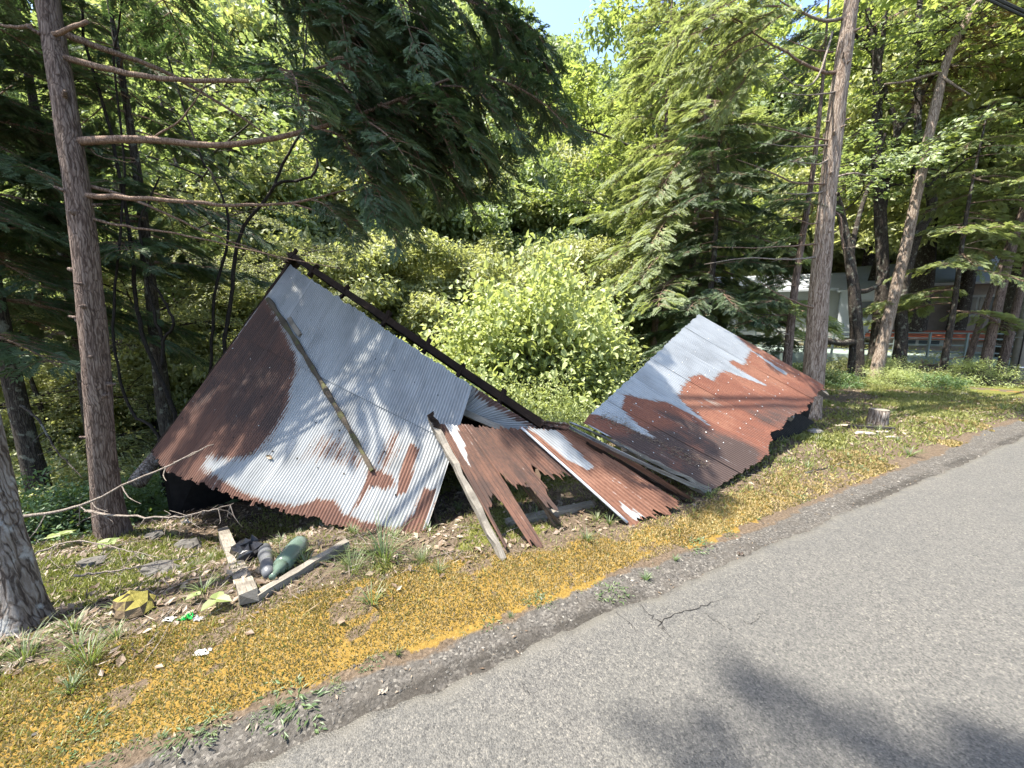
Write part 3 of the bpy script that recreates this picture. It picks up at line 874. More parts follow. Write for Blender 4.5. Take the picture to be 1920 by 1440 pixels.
# ---- the right roof slope
F_ = at(1310, 590, 5.9); E_ = at(1545, 722, 5.85); G_ = at(1092, 792, 3.55); H_ = onz(1330, 922, .06)
RR = Patch(H_, G_, E_, F_, sag=.03, flip=-1)
RR = Patch(G_, F_, H_, E_, sag=.03, flip=-1)     # u from the near fold to the far edge, v along the sheets towards the ragged end
roofR = thing("collapsed_roof", "corrugated roof slope of orange rust and white zinc strips, ragged at its right end", "roof", tuple(np.array([(G_[0] + E_[0]) / 2, (G_[1] + E_[1]) / 2, 0])))
W1 = RR.poly([(1308, 580), (1345, 600), (1372, 625), (1403, 655), (1389, 682), (1372, 672), (1352, 690), (1332, 712), (1312, 700), (1290, 706), (1275, 725), (1265, 742), (1240, 752), (1150, 735), (1227, 661)])
W2 = RR.poly([(1108, 775), (1140, 735), (1168, 742), (1162, 765), (1180, 785), (1222, 818), (1200, 812), (1160, 792), (1125, 778)])
W3 = RR.poly([(1070, 795), (1085, 792), (1140, 815), (1132, 822), (1100, 812)])
W4 = RR.poly([(1225, 742), (1262, 738), (1330, 800), (1300, 780), (1270, 765)])  # thin pale strips from here paint the bright highlights along sheet seams
W5 = RR.poly([(1345, 690), (1362, 680), (1440, 725), (1420, 718)])
W6 = RR.poly([(1385, 640), (1395, 648), (1475, 700), (1468, 702)])
D1 = RR.poly([(1230, 770), (1305, 790), (1420, 842), (1425, 885), (1320, 920), (1180, 850), (1120, 812), (1180, 812), (1270, 800)])
D2 = RR.poly([(1370, 760), (1480, 745), (1520, 775), (1500, 800), (1430, 800)])
def rbR(u, v):
    r = np.full(u.shape, 1.2)
    for p, s_, g_ in ((W1, .07, 1.45), (W2, .035, 1.45), (W3, .02, 1.45), (W4, .018, 1.3), (W5, .015, 1.3), (W6, .012, 1.3)):
        r = np.minimum(r, 1.2 - g_ * np.clip(sdf(p, u, v, RR.wid, RR.hei) / s_ * .5 + .5, 0, 1))
    return r
def darkR(u, v):
    d1 = sdf(D1, u, v, RR.wid, RR.hei); d2 = sdf(D2, u, v, RR.wid, RR.hei)
    d = .28 + .55 * smooth(d1, -.10, .10) + .30 * smooth(d2, -.06, .14) + .30 * smooth(v, .70, .95) - .1 * smooth(u, .5, .9)
    return d + .1 * (vnoise(u * 46, v * 0 + 2) - .5)
seams = [0, .14, .30, .47, .64, .82, 1.0]
endp = [(1330, 920), (1360, 905), (1395, 885), (1420, 868), (1440, 850), (1443, 838), (1450, 812), (1470, 795), (1490, 776), (1510, 772), (1522, 752), (1545, 725)]
euv = np.array([RR.uv(*p) for p in endp]); ek = np.argsort(euv[:, 0])
endR = lambda u: np.interp(u, euv[ek, 0], euv[ek, 1])
for k in range(6):
    sheet("corrugated_sheet", RR, max(0, seams[k] - .004), seams[k + 1] + (.006 if k < 5 else 0), .0, endR, roofR, M['sheet_r'], .006 * (k % 2), rag0=.010, rag1=.028, seed=120 + k, nv=34, rbias=rbR, darkf=(lambda a, b, k=k: darkR(a, b) + [.18, .10, -.14, .04, -.12, -.04][k]),
          lift=(lambda a, b: -.03 * smooth(b, .85, 1.0) * (fbm(a * 9, b * 0 + 6) - .3)))
nR = RR.nrm(np.array(.5), np.array(.5))
nails(RR, (.18, .36, .52, .68, .82), roofR, M['nail'], .0075, .016, 7, (.03, .98), .15)
dirR = norm(E_ - F_)
for k, (u_, v0_, v1_) in enumerate([(.97, .1, 1.06), (.80, .1, 1.02), (.62, .1, 1.03), (.42, .1, 1.0), (.22, .1, 1.0)]):
    p0 = RR.raw(np.array(u_), np.array(v0_)) - nR * .065; p1 = RR.raw(np.array(u_), np.array(endR(u_) * .0 + v1_)) - nR * .065
    beam("rafter", p0, p1, .09, .07, M['wood_grey'], roofR, nR, 130 + k, .005, 10)
for k, v_ in enumerate((.15, .5, .84)):
    beam("purlin", RR.raw(np.array(.05), np.array(v_)) - nR * .125, RR.raw(np.array(.97), np.array(v_)) - nR * .125, .05, .05, M['wood_dark'], roofR, nR, 140 + k, .004, 6)
# dark sheet slid out from below at the ragged end
US = Patch(at(1432, 812, 5.1), at(1492, 770, 5.6), at(1468, 842, 5.1), at(1528, 790, 5.6), flip=-1)
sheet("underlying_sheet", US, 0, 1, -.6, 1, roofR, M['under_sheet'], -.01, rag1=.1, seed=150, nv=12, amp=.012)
# end boards closing the far low side and carrying the slope
for k, (u_, v_) in enumerate(((.95, .25), (.9, .8), (.5, .15))):
    p = RR.raw(np.array(u_), np.array(v_)) - nR * .15
    beam("prop_post", p, np.array([p[0], p[1], gz(p[0], p[1]) - .05]), .09, .09, M['wood_dark'], roofR, (1, 0, 0), 160 + k)
bw = [RR.raw(np.array(1.0), np.array(v_)) - nR * .1 for v_ in (.02, .98)]
bv = np.array([bw[0], bw[1], [bw[1][0], bw[1][1] + .1, gz(*bw[1][:2]) - .1], [bw[0][0], bw[0][1] + .1, gz(*bw[0][:2]) - .1]])
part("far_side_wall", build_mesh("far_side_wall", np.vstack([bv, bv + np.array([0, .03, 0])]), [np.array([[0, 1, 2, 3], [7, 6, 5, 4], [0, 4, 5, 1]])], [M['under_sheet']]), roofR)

# ---- the crumpled ridge fold between panel and right roof: layered strips of metal and batten
fold = thing("crumpled_ridge_fold", "crumpled ridge flashing and grey battens running down between the torn panel and the right roof", "flashing", tuple(onz(1200, 900)))
def strip(pts, w, tilt, mat, name, seed, wave=.0, thick=0.0, rustv=1.0, darkv=.6):
    rg = np.random.default_rng(seed)
    P = catmull(pts, 30); tg = norm(np.gradient(P, axis=0))
    sd = norm(np.cross(tg, [0, 0, 1.0])); up = np.cross(sd, tg)
    a = sd * math.cos(tilt) + up * math.sin(tilt); b = np.cross(tg, a)
    m = 9; g = np.linspace(-1, 1, m)
    crump = fbm(np.linspace(0, 7, 30)[:, None] + seed, g[None, :] * 1.5) - .5
    V = P[:, None, :] + a[:, None, :] * (g * w / 2)[None, :, None] + b[:, None, :] * (wave * np.sin(g * 9 + seed)[None, :, None] + crump[..., None] * w * .35)
    i = np.arange(30 * m).reshape(30, m)
    q = np.stack([i[:-1, :-1], i[:-1, 1:], i[1:, 1:], i[1:, :-1]], -1).reshape(-1, 4)
    n = 30 * m
    me = build_mesh(name, V.reshape(-1, 3), [q], [mat], True, {"rust": np.full(n, rustv), "dark": np.full(n, darkv), "wave": np.zeros(n)},
                    np.stack([np.tile(g * w, 30) + seed, np.repeat(np.linspace(0, 2, 30), m)], -1))
    part(name, me, fold)
K0, K1, K2, K3 = at(1018, 792, 3.42), at(1068, 798, 3.30), at(1190, 858, 3.15), onz(1326, 922, .07)
strip([K0, K1], .10, .5, M['sheet_m'], "crumpled_flashing", 1, .012, rustv=.1, darkv=.8)
strip([K0 + [0, 0, -.06], K1 + [0, -.02, -.07]], .16, 1.2, M['sheet_m'], "crumpled_flashing", 2, .02, rustv=.25, darkv=.9)
strip([K1 + [0, .03, .02], at(1120, 818, 3.26) + [0, 0, .02], at(1200, 856, 3.18)], .07, .3, M['sheet_r'], "crumpled_flashing", 3, .008, rustv=-.45)
strip([K1 + [0, 0, -.01], K2 + [0, 0, -.015], K3 + [0, 0, .0]], .035, .9, M['sheet_m'], "crumpled_flashing", 4, .006, rustv=-.3, darkv=.5)
strip([K1 + [-.02, -.03, -.03], at(1180, 866, 3.1), onz(1300, 940, .03)], .05, 1.0, M['sheet_m'], "crumpled_flashing", 5, .006, rustv=1.2, darkv=.75)
beam("batten", at(1150, 828, 3.22), onz(1330, 918, .06), .035, .03, M['wood_grey'], fold, (0, 0, 1), 31, .005, 14)
beam("batten", at(1165, 842, 3.18), onz(1318, 926, .05), .03, .025, M['wood_moss'], fold, (0, 0, 1), 32, .005, 14)
beam("batten", at(1100, 830, 3.22), onz(1296, 944, .02), .03, .03, M['wood_dark'], fold, (0, 0, 1), 33, .005, 14)

# ------------------------------------------------------------------ foliage building blocks
def leaf_quads(P, D, N, L, W, fold=.12, curl=.15):
    """folded diamond leaves; returns verts (n*4,3), quads"""
    P = np.asarray(P, float); n = len(P)
    D = norm(D); S = norm(np.cross(D, N)); N = np.cross(S, D)
    L = np.broadcast_to(L, (n,))[:, None]; W = np.broadcast_to(W, (n,))[:, None]
    mid = P + D * L * .45
    a = mid + S * W * .5 + N * W * fold
    b = mid - S * W * .5 + N * W * fold
    tip = P + D * L - N * L * curl
    v = np.stack([P, a, tip, b], 1).reshape(-1, 3)
    q = np.arange(n * 4).reshape(n, 4)
    return v, q

def heart_leaves(P, D, N, L, W, curl=.2):
    """broader six-point leaves, folded along the midrib"""
    P = np.asarray(P, float); n = len(P)
    D = norm(D); S = norm(np.cross(D, N)); N = np.cross(S, D)
    L = np.broadcast_to(L, (n,))[:, None]; W = np.broadcast_to(W, (n,))[:, None]
    b0 = P
    tip = P + D * L - N * L * curl
    l1 = P + D * L * .22 + S * W * .48 + N * W * .10; l2 = P + D * L * .62 + S * W * .38 + N * W * .02
    r1 = P + D * L * .22 - S * W * .48 + N * W * .10; r2 = P + D * L * .62 - S * W * .38 + N * W * .02
    v = np.stack([b0, l1, l2, tip, r2, r1], 1).reshape(-1, 3)
    i = np.arange(n)[:, None] * 6
    q = np.vstack([i + np.array([[0, 1, 2, 3]]), i + np.array([[0, 3, 4, 5]])])
    return v, q

def spray_template(rg):
    """flat cypress spray of length 1 along +x, made of narrow leaflets"""
    P = []; D = []; L = []; W = []
    for i in range(9):
        x = .06 + i * .10
        for sgn in (-1, 1):
            a = R(48 + rg.uniform(-8, 8)); ln = .44 * (1 - x * .62) * rg.uniform(.8, 1.15)
            d = np.array([math.cos(a), sgn * math.sin(a), rg.uniform(-.12, .05)])
            p = np.array([x, 0, -.22 * x * x])
            P.append(p); D.append(d); L.append(ln); W.append(.085)
            if ln > .2:
                for f_ in (.35, .62):
                    a2 = a + sgn * 0 + R(rg.choice([-34, 34])) * 1
                    P.append(p + d * ln * f_); D.append(np.array([math.cos(a2), sgn * math.sin(a2), rg.uniform(-.2, 0)])); L.append(ln * .45); W.append(.065)
    P.append(np.array([.9, 0, -.18])); D.append(np.array([1, 0, -.3])); L.append(.22); W.append(.06)
    return np.array(P), np.array(D), np.array(L), np.array(W)

def bough_cypress(name, length, mats, seed, nsec=15, droop=.35, size=.26, bare=.12):
    """a cypress bough along +x: stem, side stems, hanging flat sprays"""
    rg = np.random.default_rng(seed); b = MB()
    tmpl = [spray_template(rg) for _ in range(3)]
    t = np.linspace(0, 1, 12)
    def stem(tt): return np.stack([length * tt, .06 * length * np.sin(tt * 4 + seed), length * (.10 * tt - droop * tt * tt)], -1)
    ms = stem(t)
    v, f = tube(ms, np.linspace(.018, .004, 12) * max(1, length / 1.8), 5, 0, False)
    b.add(v, f, 0)
    P = []; D = []; N = []; L = []; W = []; T = []
    def put(p, d, sc):
        tp = tmpl[rg.integers(3)]
        x = norm(d); up = norm(np.array([rg.normal(0, .45), rg.normal(0, .45), 1.0]))
        y = norm(np.cross(up, x)); z = np.cross(x, y)
        Mx = np.stack([x, y, z], 0)
        P.append(p + (tp[0] * sc) @ Mx); D.append(tp[1] @ Mx); L.append(tp[2] * sc); W.append(tp[3] * sc)
        N.append(np.broadcast_to(z, tp[0].shape)); T.append(np.full(len(tp[0]), np.clip(rg.normal(.5, .2), 0, 1)))
    for k in range(nsec):
        tt = bare + (1 - bare) * (k + rg.random()) / nsec
        p = stem(np.array([tt]))[0]
        for sgn in (-1, 1):
            if rg.random() < .12: continue
            a = R(rg.uniform(35, 65)) * sgn
            ln = length * .36 * (1 - .62 * tt) * rg.uniform(.7, 1.2) + .08
            d0 = np.array([math.cos(a), math.sin(a), rg.uniform(-.1, .12)])
            u_ = np.linspace(0, 1, 5)
            side = p + np.outer(u_ * ln, d0) + np.outer(u_ ** 2 * ln, [0, 0, -.32])
            v, f = tube(side, np.linspace(.006, .002, 5), 3, 0, False)
            b.add(v, f, 0)
            m = max(3, int(ln / .095))
            for j in range(m):
                q_ = .2 + .8 * (j + rg.random() * .6) / m
                pp = p + d0 * ln * q_ + np.array([0, 0, -.32 * ln * q_ * q_])
                dd = d0 * .8 + np.array([math.cos(a + R(rg.uniform(-60, 60))), math.sin(a + R(rg.uniform(-60, 60))), rg.uniform(-.75, -.1)])
                put(pp, dd, size * rg.uniform(.75, 1.25))
    for j in range(4): put(ms[-1 - j % 3], np.array([1, rg.normal(0, .4), -.45]), size)
    v, q_ = leaf_quads(np.vstack(P), np.vstack(D), np.vstack(N), np.concatenate(L), np.concatenate(W), .05, .12)
    b.add(v, [q_], 1, np.repeat(np.concatenate(T), 4))
    return b.mesh(name, mats)

def bough_broad(name, length, mats, seed, leaf=.085, nsec=9, per=11, flat=.5, rise=.25):
    rg = np.random.default_rng(seed); b = MB()
    def stem(tt): return np.stack([length * tt, .10 * length * np.sin(tt * 3.3 + seed), length * (rise * tt - .25 * tt * tt)], -1)
    v, f = tube(stem(np.linspace(0, 1, 10)), np.linspace(.014, .003, 10) * max(1, length / 1.4), 5, 0, False)
    b.add(v, f, 0)
    P = []; D = []; N = []; T = []; L = []
    for k in range(nsec):
        tt = .15 + .85 * (k + rg.random() * .8) / nsec
        p = stem(np.array([tt]))[0]
        for sgn in (-1, 1):
            a = R(rg.uniform(30, 75)) * sgn
            ln = length * .42 * (1 - .55 * tt) * rg.uniform(.6, 1.2) + .06
            d0 = norm(np.array([math.cos(a), math.sin(a), rg.uniform(-.25, .3) * (1.3 - flat)]))
            v, f = tube(np.stack([p, p + d0 * ln * .5 + [0, 0, .01], p + d0 * ln]), [.005, .003, .0015], 3, 0, False)
            b.add(v, f, 0)
            tone = np.clip(rg.normal(.5, .18), 0, 1)
            for j in range(per):
                q_ = .15 + .85 * rg.random()
                aa = a + R(rg.uniform(-80, 80))
                P.append(p + d0 * ln * q_ + rg.normal(0, .025, 3)); D.append([math.cos(aa), math.sin(aa), rg.uniform(-.7, .15)])
                N.append([rg.normal(0, .6), rg.normal(-.35, .6), 1]); T.append(np.clip(tone + rg.normal(0, .15), 0, 1)); L.append(leaf * rg.uniform(.6, 1.25))
    P = np.array(P); L = np.array(L)
    if leaf > .07:
        v, q_ = heart_leaves(P, D, np.array(N), L, L * .72); b.add(v, [q_], 1, np.repeat(T, 6))
    else:
        v, q_ = leaf_quads(P, D, np.array(N), L, L * .55); b.add(v, [q_], 1, np.repeat(T, 4))
    return b.mesh(name, mats)

BG = {}
BG['cyp'] = [bough_cypress("bough", 2.0, [M['limb'], M['cypress']], s, 17, .30, .20) for s in (1, 2, 3, 4)]
BG['hang'] = [bough_cypress("bough", 1.6, [M['limb'], M['cypress']], s, 15, .62, .21) for s in (5, 6, 7)]
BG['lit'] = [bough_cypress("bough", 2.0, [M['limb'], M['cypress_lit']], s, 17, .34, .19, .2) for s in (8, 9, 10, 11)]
BG['broad'] = [bough_broad("bough", 1.6, [M['bark_dark'], M['broad']], s, .085) for s in (12, 13, 14)]
BG['bright'] = [bough_broad("bough", 1.6, [M['bark_dark'], M['broad_lit']], s, .10, 9, 10) for s in (15, 16, 17)]
BG['maple'] = [bough_broad("bough", 1.5, [M['bark_dark'], M['maple']], s, .060, 12, 15, .9, .12) for s in (18, 19, 20)]
BG['red'] = [bough_cypress("bough", 1.3, [M['bark_dark'], M['redneedle']], s, 7, .25, .16) for s in (21,)]

def add_bough(root, kind, p, az, sc=1.0, pitch=0.0, roll=0.0, rg=None):
    me = BG[kind][int((rg or RNG).integers(len(BG[kind])))]
    o = link("bough", me, root)
    o.location = Vector(tuple(p)) - Vector(root.location)
    o.rotation_euler = (roll, -pitch, az)
    o.scale = (sc, sc, sc)
    return o

def trunk_mesh(pts, rads, mat, seg=16, rough=.22, n=40, seed=0, flare=1.25, name="trunk"):
    P = catmull(pts, n)
    rr = np.interp(np.linspace(0, 1, n), np.linspace(0, 1, len(rads)), rads)
    rr = rr * (1 + (flare - 1) * np.exp(-np.linspace(0, 1, n) * 14))
    v, f = tube(P, rr, seg, rough, True, seed)
    return build_mesh(name, v, f, [mat], True), P

def along(P, z):
    k = np.argmin(np.abs(P[:, 2] - z)); return P[k]

def limb(root, pxs, r0, r1, mat, name="limb", seed=0, n=22, seg=7):
    """bare limb through surveyed points (px, py, distance)"""
    pts = np.array([at(*p) for p in pxs])
    P = catmull(pts, n)
    P = P + np.random.default_rng(seed).normal(0, .004, P.shape)
    v, f = tube(P, np.linspace(r0, r1, n), seg, .25, True, seed)
    part(name, build_mesh(name, v, f, [mat], True), root)
    return P

# ------------------------------------------------------------------ near trees
# the big trunk on the left with its bare limbs
def vertical(px, py, zbase, top, lean=(0, 0), n=6):
    b = onz(px, py, zbase)
    return b
b1 = drop(212, 1003)
b1 = at(212, 1003, 3.75); b1[2] = gz(b1[0], b1[1]) - .06; T1D = math.hypot(b1[1], 0) / .9275
tree1 = thing("cypress_tree", "big brown-barked trunk with long bare limbs reaching right over the left roof", "tree", tuple(b1))
tp = [b1, at(196, 900, T1D * .97), at(176, 640, T1D * .915), at(152, 400, T1D * .88), at(122, 200, T1D * .86), at(88, 0, T1D * .85)]
tp += [tp[-1] + np.array([.0, .05, 1.5]), tp[-1] + np.array([.05, .1, 5.0]), tp[-1] + np.array([.1, .1, 8.0])]
me, T1P = trunk_mesh(tp, [.112, .098, .087, .080, .077, .075, .07, .05, .02], M['bark_cyp'], 22, .16, 90, 1)
part("trunk", me, tree1)
g1 = np.random.default_rng(31)
LS = T1D * .86 / 2.93
L4 = limb(tree1, [(140, 266, LS * 2.95), (220, 262, LS * 2.95), (290, 262, LS * 3.0), (400, 273, LS * 3.02), (500, 262, LS * 3.05), (600, 240, LS * 3.08), (700, 205, LS * 3.12), (800, 165, LS * 3.16), (900, 125, LS * 3.2)], .032, .010, M['limb'], seed=1)
L3 = limb(tree1, [(122, 108, LS * 2.92), (200, 128, LS * 2.95), (300, 148, LS * 3.0), (420, 152, LS * 3.1), (530, 145, LS * 3.1), (620, 122, LS * 3.15), (700, 100, LS * 3.2)], .026, .008, M['limb'], seed=2)
L2 = limb(tree1, [(118, 62, LS * 2.95), (190, 90, LS * 3.1), (320, 140, LS * 3.4), (430, 205, LS * 3.7), (510, 258, LS * 3.9)], .030, .008, M['limb'], seed=3)
L5 = limb(tree1, [(145, 366, LS * 2.98), (230, 370, LS * 3.0), (350, 378, LS * 3.05), (450, 384, LS * 3.15), (550, 380, LS * 3.25), (640, 358, LS * 3.4), (740, 330, LS * 3.6)], .022, .006, M['limb'], seed=4)
limb(tree1, [(150, 346, LS * 3.0), (220, 362, LS * 3.1), (300, 395, LS * 3.2), (400, 440, LS * 3.4), (540, 490, LS * 3.7)], .018, .005, M['limb'], seed=5)
limb(tree1, [(158, 408, LS * 3.0), (240, 425, LS * 3.1), (340, 440, LS * 3.2), (480, 472, LS * 3.4), (640, 505, LS * 3.6)], .012, .004, M['limb'], seed=6)
limb(tree1, [(90, 66, LS * 2.9), (115, 60, LS * 2.85), (140, 50, LS * 2.8), (165, 42, LS * 2.75)], .020, .015, M['limb'], "cut_stub", 7, 8)
limb(tree1, [(290, 258, LS * 3.0), (330, 230, LS * 2.95), (370, 185, LS * 2.9), (395, 130, LS * 2.85), (398, 60, LS * 2.8)], .008, .003, M['limb'], "twig", 8, 14, 5)
limb(tree1, [(165, 275, LS * 3.0), (190, 295, LS * 3.0), (255, 306, LS * 3.05)], .005, .002, M['limb'], "twig", 9, 8, 4)
limb(tree1, [(550, 382, LS * 3.25), (600, 398, LS * 3.3), (660, 412, LS * 3.4), (730, 420, LS * 3.6)], .010, .003, M['limb'], "twig", 10, 10, 5)
limb(tree1, [(340, 380, LS * 3.1), (370, 400, LS * 3.15), (410, 430, LS * 3.2), (470, 440, LS * 3.3)], .005, .002, M['limb'], "twig", 12, 8, 4)
limb(tree1, [(60, 48, LS * 2.9), (30, 50, LS * 2.9), (0, 46, LS * 2.95), (-40, 30, LS * 3.0)], .014, .006, M['limb'], seed=11)
def clothe(root, P, kind, t0, n, sc, rg, down=-.35, spread=1.0):
    """foliage boughs set along a limb, to both sides"""
    tg = norm(np.gradient(P, axis=0))
    for k in range(n):
        t = t0 + (1 - t0) * (k + rg.random() * .7) / n
        i = min(int(t * (len(P) - 1)), len(P) - 1)
        d = tg[i]; az = math.atan2(d[1], d[0]) + rg.uniform(-1.1, 1.1) * spread
        add_bough(root, kind, P[i], az, sc * rg.uniform(.7, 1.15), down + rg.uniform(-.3, .3), rg.uniform(-.4, .4), rg)
clothe(tree1, L4, 'hang', .62, 14, .62, g1, spread=.8)
clothe(tree1, L4, 'hang', .78, 10, .62, g1)
clothe(tree1, L3, 'hang', .62, 14, .66, g1, spread=.8)
clothe(tree1, L5, 'hang', .72, 6, .38, g1)
L8 = limb(tree1, [(84, -40, LS * 2.95), (250, -60, LS * 3.05), (450, -70, LS * 3.08), (650, -50, LS * 3.1), (850, -10, LS * 3.15), (960, 40, LS * 3.2)], .034, .010, M['limb'], seed=13)
clothe(tree1, L8, 'hang', .42, 20, .68, g1)
L9 = limb(tree1, [(86, -90, LS * 2.95), (300, -110, LS * 3.3), (480, -70, LS * 3.4), (600, -20, LS * 3.5), (720, 40, LS * 3.6)], .034, .010, M['limb'], seed=14)
clothe(tree1, L9, 'hang', .45, 14, .75, g1)
for k in range(26):
    z = g1.uniform(5.4, 8.6)
    az = g1.uniform(1.9, 3.2) if k % 3 == 0 else g1.uniform(-.45, .30)
    p = along(T1P, z)
    add_bough(tree1, 'cyp', p, az, g1.uniform(.8, 1.55) * (1 - .03 * (z - 5)), g1.uniform(-.25, .15), g1.uniform(-.3, .3), g1)

# the cut-off trunk at the left edge
b0 = onz(22, 1165, .0); b0[2] = gz(b0[0], b0[1]) - .05
tree0 = thing("cypress_tree", "pale flaking trunk cut by the left edge of the picture, rooted in the moss", "tree", tuple(b0))
c0 = at(-42, 830, 2.02)
tp = [b0, b0 * .5 + c0 * .5 + [.01, 0, 0], c0, c0 + [0, 0, 1.2], c0 + [-.05, .03, 2.6], c0 + [-.05, .05, 3.6]]
me, T0P = trunk_mesh(tp, [.105, .088, .080, .078, .07, .06], M['bark_grey'], 20, .30, 60, 2, 1.5)
part("trunk", me, tree0)
g0 = np.random.default_rng(32)

def stubs(root, P, rad, n, mat, seed, z0, z1):
    rg = np.random.default_rng(seed)
    for k in range(n):
        p_ = along(P, rg.uniform(z0, z1)); az = rg.uniform(-3.1, .6); d_ = np.array([math.cos(az), math.sin(az), rg.uniform(-.1, .4)])
        ln = rad + rg.uniform(.015, .07); r_ = rg.uniform(.010, .020)
        v, f = tube(np.stack([p_ + d_ * rad * .5, p_ + d_ * rad * .95, p_ + d_ * ln]), [r_ * 1.7, r_ * 1.3, r_ * .7], 7, .3, True, k)
        part("branch_stub", build_mesh("branch_stub", v, f, [mat], True), root)
stubs(tree1, T1P, .085, 16, M['bark_cyp'], 3, .2, 4.0)
for k, (px, py, zz) in enumerate([(600, 590, 6.3), (660, 630, 6.8), (740, 690, 6.9), (560, 690, 6.2), (660, 760, 6.6), (540, 560, 6.6), (470, 720, 5.9)]):
    tgt = LR.over(px, py, 0.0); tgt = tgt + np.array(to_sun) * ((zz - tgt[2]) / to_sun[2])
    p_ = along(T1P, zz - .25); d_ = tgt - p_; L_ = np.linalg.norm(d_)
    add_bough(tree1, 'cyp', p_, math.atan2(d_[1], d_[0]), max(.45, (L_ + .35) / 2.0), math.asin(d_[2] / L_) + .08, g1.uniform(-.3, .3), g1)

def conifer(label, base, height, r, kind, seed, z0, n, sc, lean=(0, 0), barkm='bark_dark', azr=(-3.14, 3.14), group=None, top=1.0, name="cypress_tree", down=(-.25, .2), dead=0):
    rg = np.random.default_rng(seed)
    base = np.array(base, float); base[2] = gz(base[0], base[1]) - .1
    root = thing(name, label, "tree", tuple(base), group)
    pts = [base + np.array([lean[0] * t * height + .05 * math.sin(t * 7 + seed), lean[1] * t * height, t * height]) for t in np.linspace(0, 1, 7)]
    me, P = trunk_mesh(pts, np.linspace(r, r * .15, 7), M[barkm], 14, .15, 40, seed)
    part("trunk", me, root)
    for k in range(n):
        t = (k + rg.random()) / n
        z = base[2] + z0 + (height - z0) * t ** .9
        f = (1 - .72 * t) if top == 1.0 else 1 - .5 * t
        add_bough(root, kind, along(P, z), rg.uniform(*azr), sc * f * rg.uniform(.75, 1.2) + .15, rg.uniform(*down), rg.uniform(-.25, .25), rg)
    for k in range(dead):
        z = base[2] + rg.uniform(.6, z0 + 1); az = rg.uniform(*azr); p = along(P, z)
        d = np.array([math.cos(az), math.sin(az), 0]); ln = rg.uniform(.6, 1.6)
        q_ = np.stack([p, p + d * ln * .5 + [0, 0, .03], p + d * ln + [0, 0, .12 + rg.uniform(-.3, .1)]])
        v, f_ = tube(catmull(q_, 8), np.linspace(.012, .003, 8), 4, 0, False)
        part("dead_branch", build_mesh("dead_branch", v, f_, [M['deadwood']]), root)
    return root

# dark wood on the left, beyond the roof
dark = ["dark cypress standing just left of the big brown trunk", "dark cypress behind the slender black stems near the brown roof", "dark cypress cut by the left edge of the picture", "dark cypress farther back between the big brown trunk and the slender stems"]
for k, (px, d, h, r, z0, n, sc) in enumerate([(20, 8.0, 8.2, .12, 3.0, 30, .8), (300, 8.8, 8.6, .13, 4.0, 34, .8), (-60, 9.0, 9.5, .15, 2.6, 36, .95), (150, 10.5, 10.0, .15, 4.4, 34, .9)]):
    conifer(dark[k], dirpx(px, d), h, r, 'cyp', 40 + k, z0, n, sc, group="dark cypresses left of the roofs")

conifer("tall cypress beside the viewer, whose crown shades the near asphalt", np.array([-5.25, -2.1, 0]), 22, .20, 'cyp', 48, 16.0, 26, .95)

# slender dark stems on the left, before the lit slope
def stems(label, lines, r, mat, name="slender_tree"):
    b = at(*lines[0][0]); b[2] = gz(b[0], b[1])
    root = thing(name, label, "tree", tuple(b))
    for k, l in enumerate(lines):
        pts = [at(*p) for p in l]
        if k == 0:
            f0 = pts[0].copy(); f0[2] = gz(f0[0], f0[1]) - .05
            pts = [f0] + pts
        P = catmull(pts, 30); P = P + np.random.default_rng(k + 3).normal(0, .008, P.shape)
        rr = r * (.7 if k else 1)
        v, f_ = tube(P, np.linspace(rr, rr * .5, 30), 7, .2, True, k)
        part("trunk" if k == 0 else "branch", build_mesh("trunk" if k == 0 else "branch", v, f_, [mat], True), root)
    return root
stems("thin black stem bowing down to the left edge of the brown roof", [[(292, 812, 5.0), (250, 780, 5.0), (228, 720, 5.0), (215, 640, 5.0), (213, 560, 5.0), (225, 470, 5.0), (232, 300, 5.0), (215, 120, 5.0), (235, -40, 5.0)]], .020, M['vine'])
stems("dark slanting stem with a forked crook behind the brown roof's left edge", [[(322, 765, 5.3), (290, 690, 5.3), (268, 630, 5.3), (256, 560, 5.3), (246, 470, 5.3), (236, 380, 5.3), (200, 220, 5.3), (160, 80, 5.3), (150, -40, 5.3)],
      [(305, 690, 5.3), (306, 640, 5.25), (325, 605, 5.2), (305, 560, 5.2), (280, 520, 5.2), (255, 450, 5.2)], [(306, 640, 5.25), (292, 600, 5.2), (280, 540, 5.2), (270, 480, 5.2), (262, 420, 5.2), (300, 330, 5.2)]], .030, M['vine'])
stems("crooked dark stem rising behind the top left of the grey slope", [[(420, 690, 6.2), (430, 580, 6.2), (440, 490, 6.2), (455, 430, 6.2), (490, 385, 6.2), (520, 345, 6.2), (560, 338, 6.2), (592, 320, 6.2), (590, 280, 6.2), (560, 250, 6.2)], [(510, 360, 6.2), (525, 320, 6.2), (545, 280, 6.1), (570, 230, 6.1), (566, 160, 6.0), (575, 60, 6.0), (568, -40, 6.0)], [(395, 700, 6.2), (402, 560, 6.2), (430, 420, 6.2), (400, 330, 6.2), (370, 280, 6.2), (300, 60, 6.2), (270, -40, 6.2)]], .032, M['vine'])

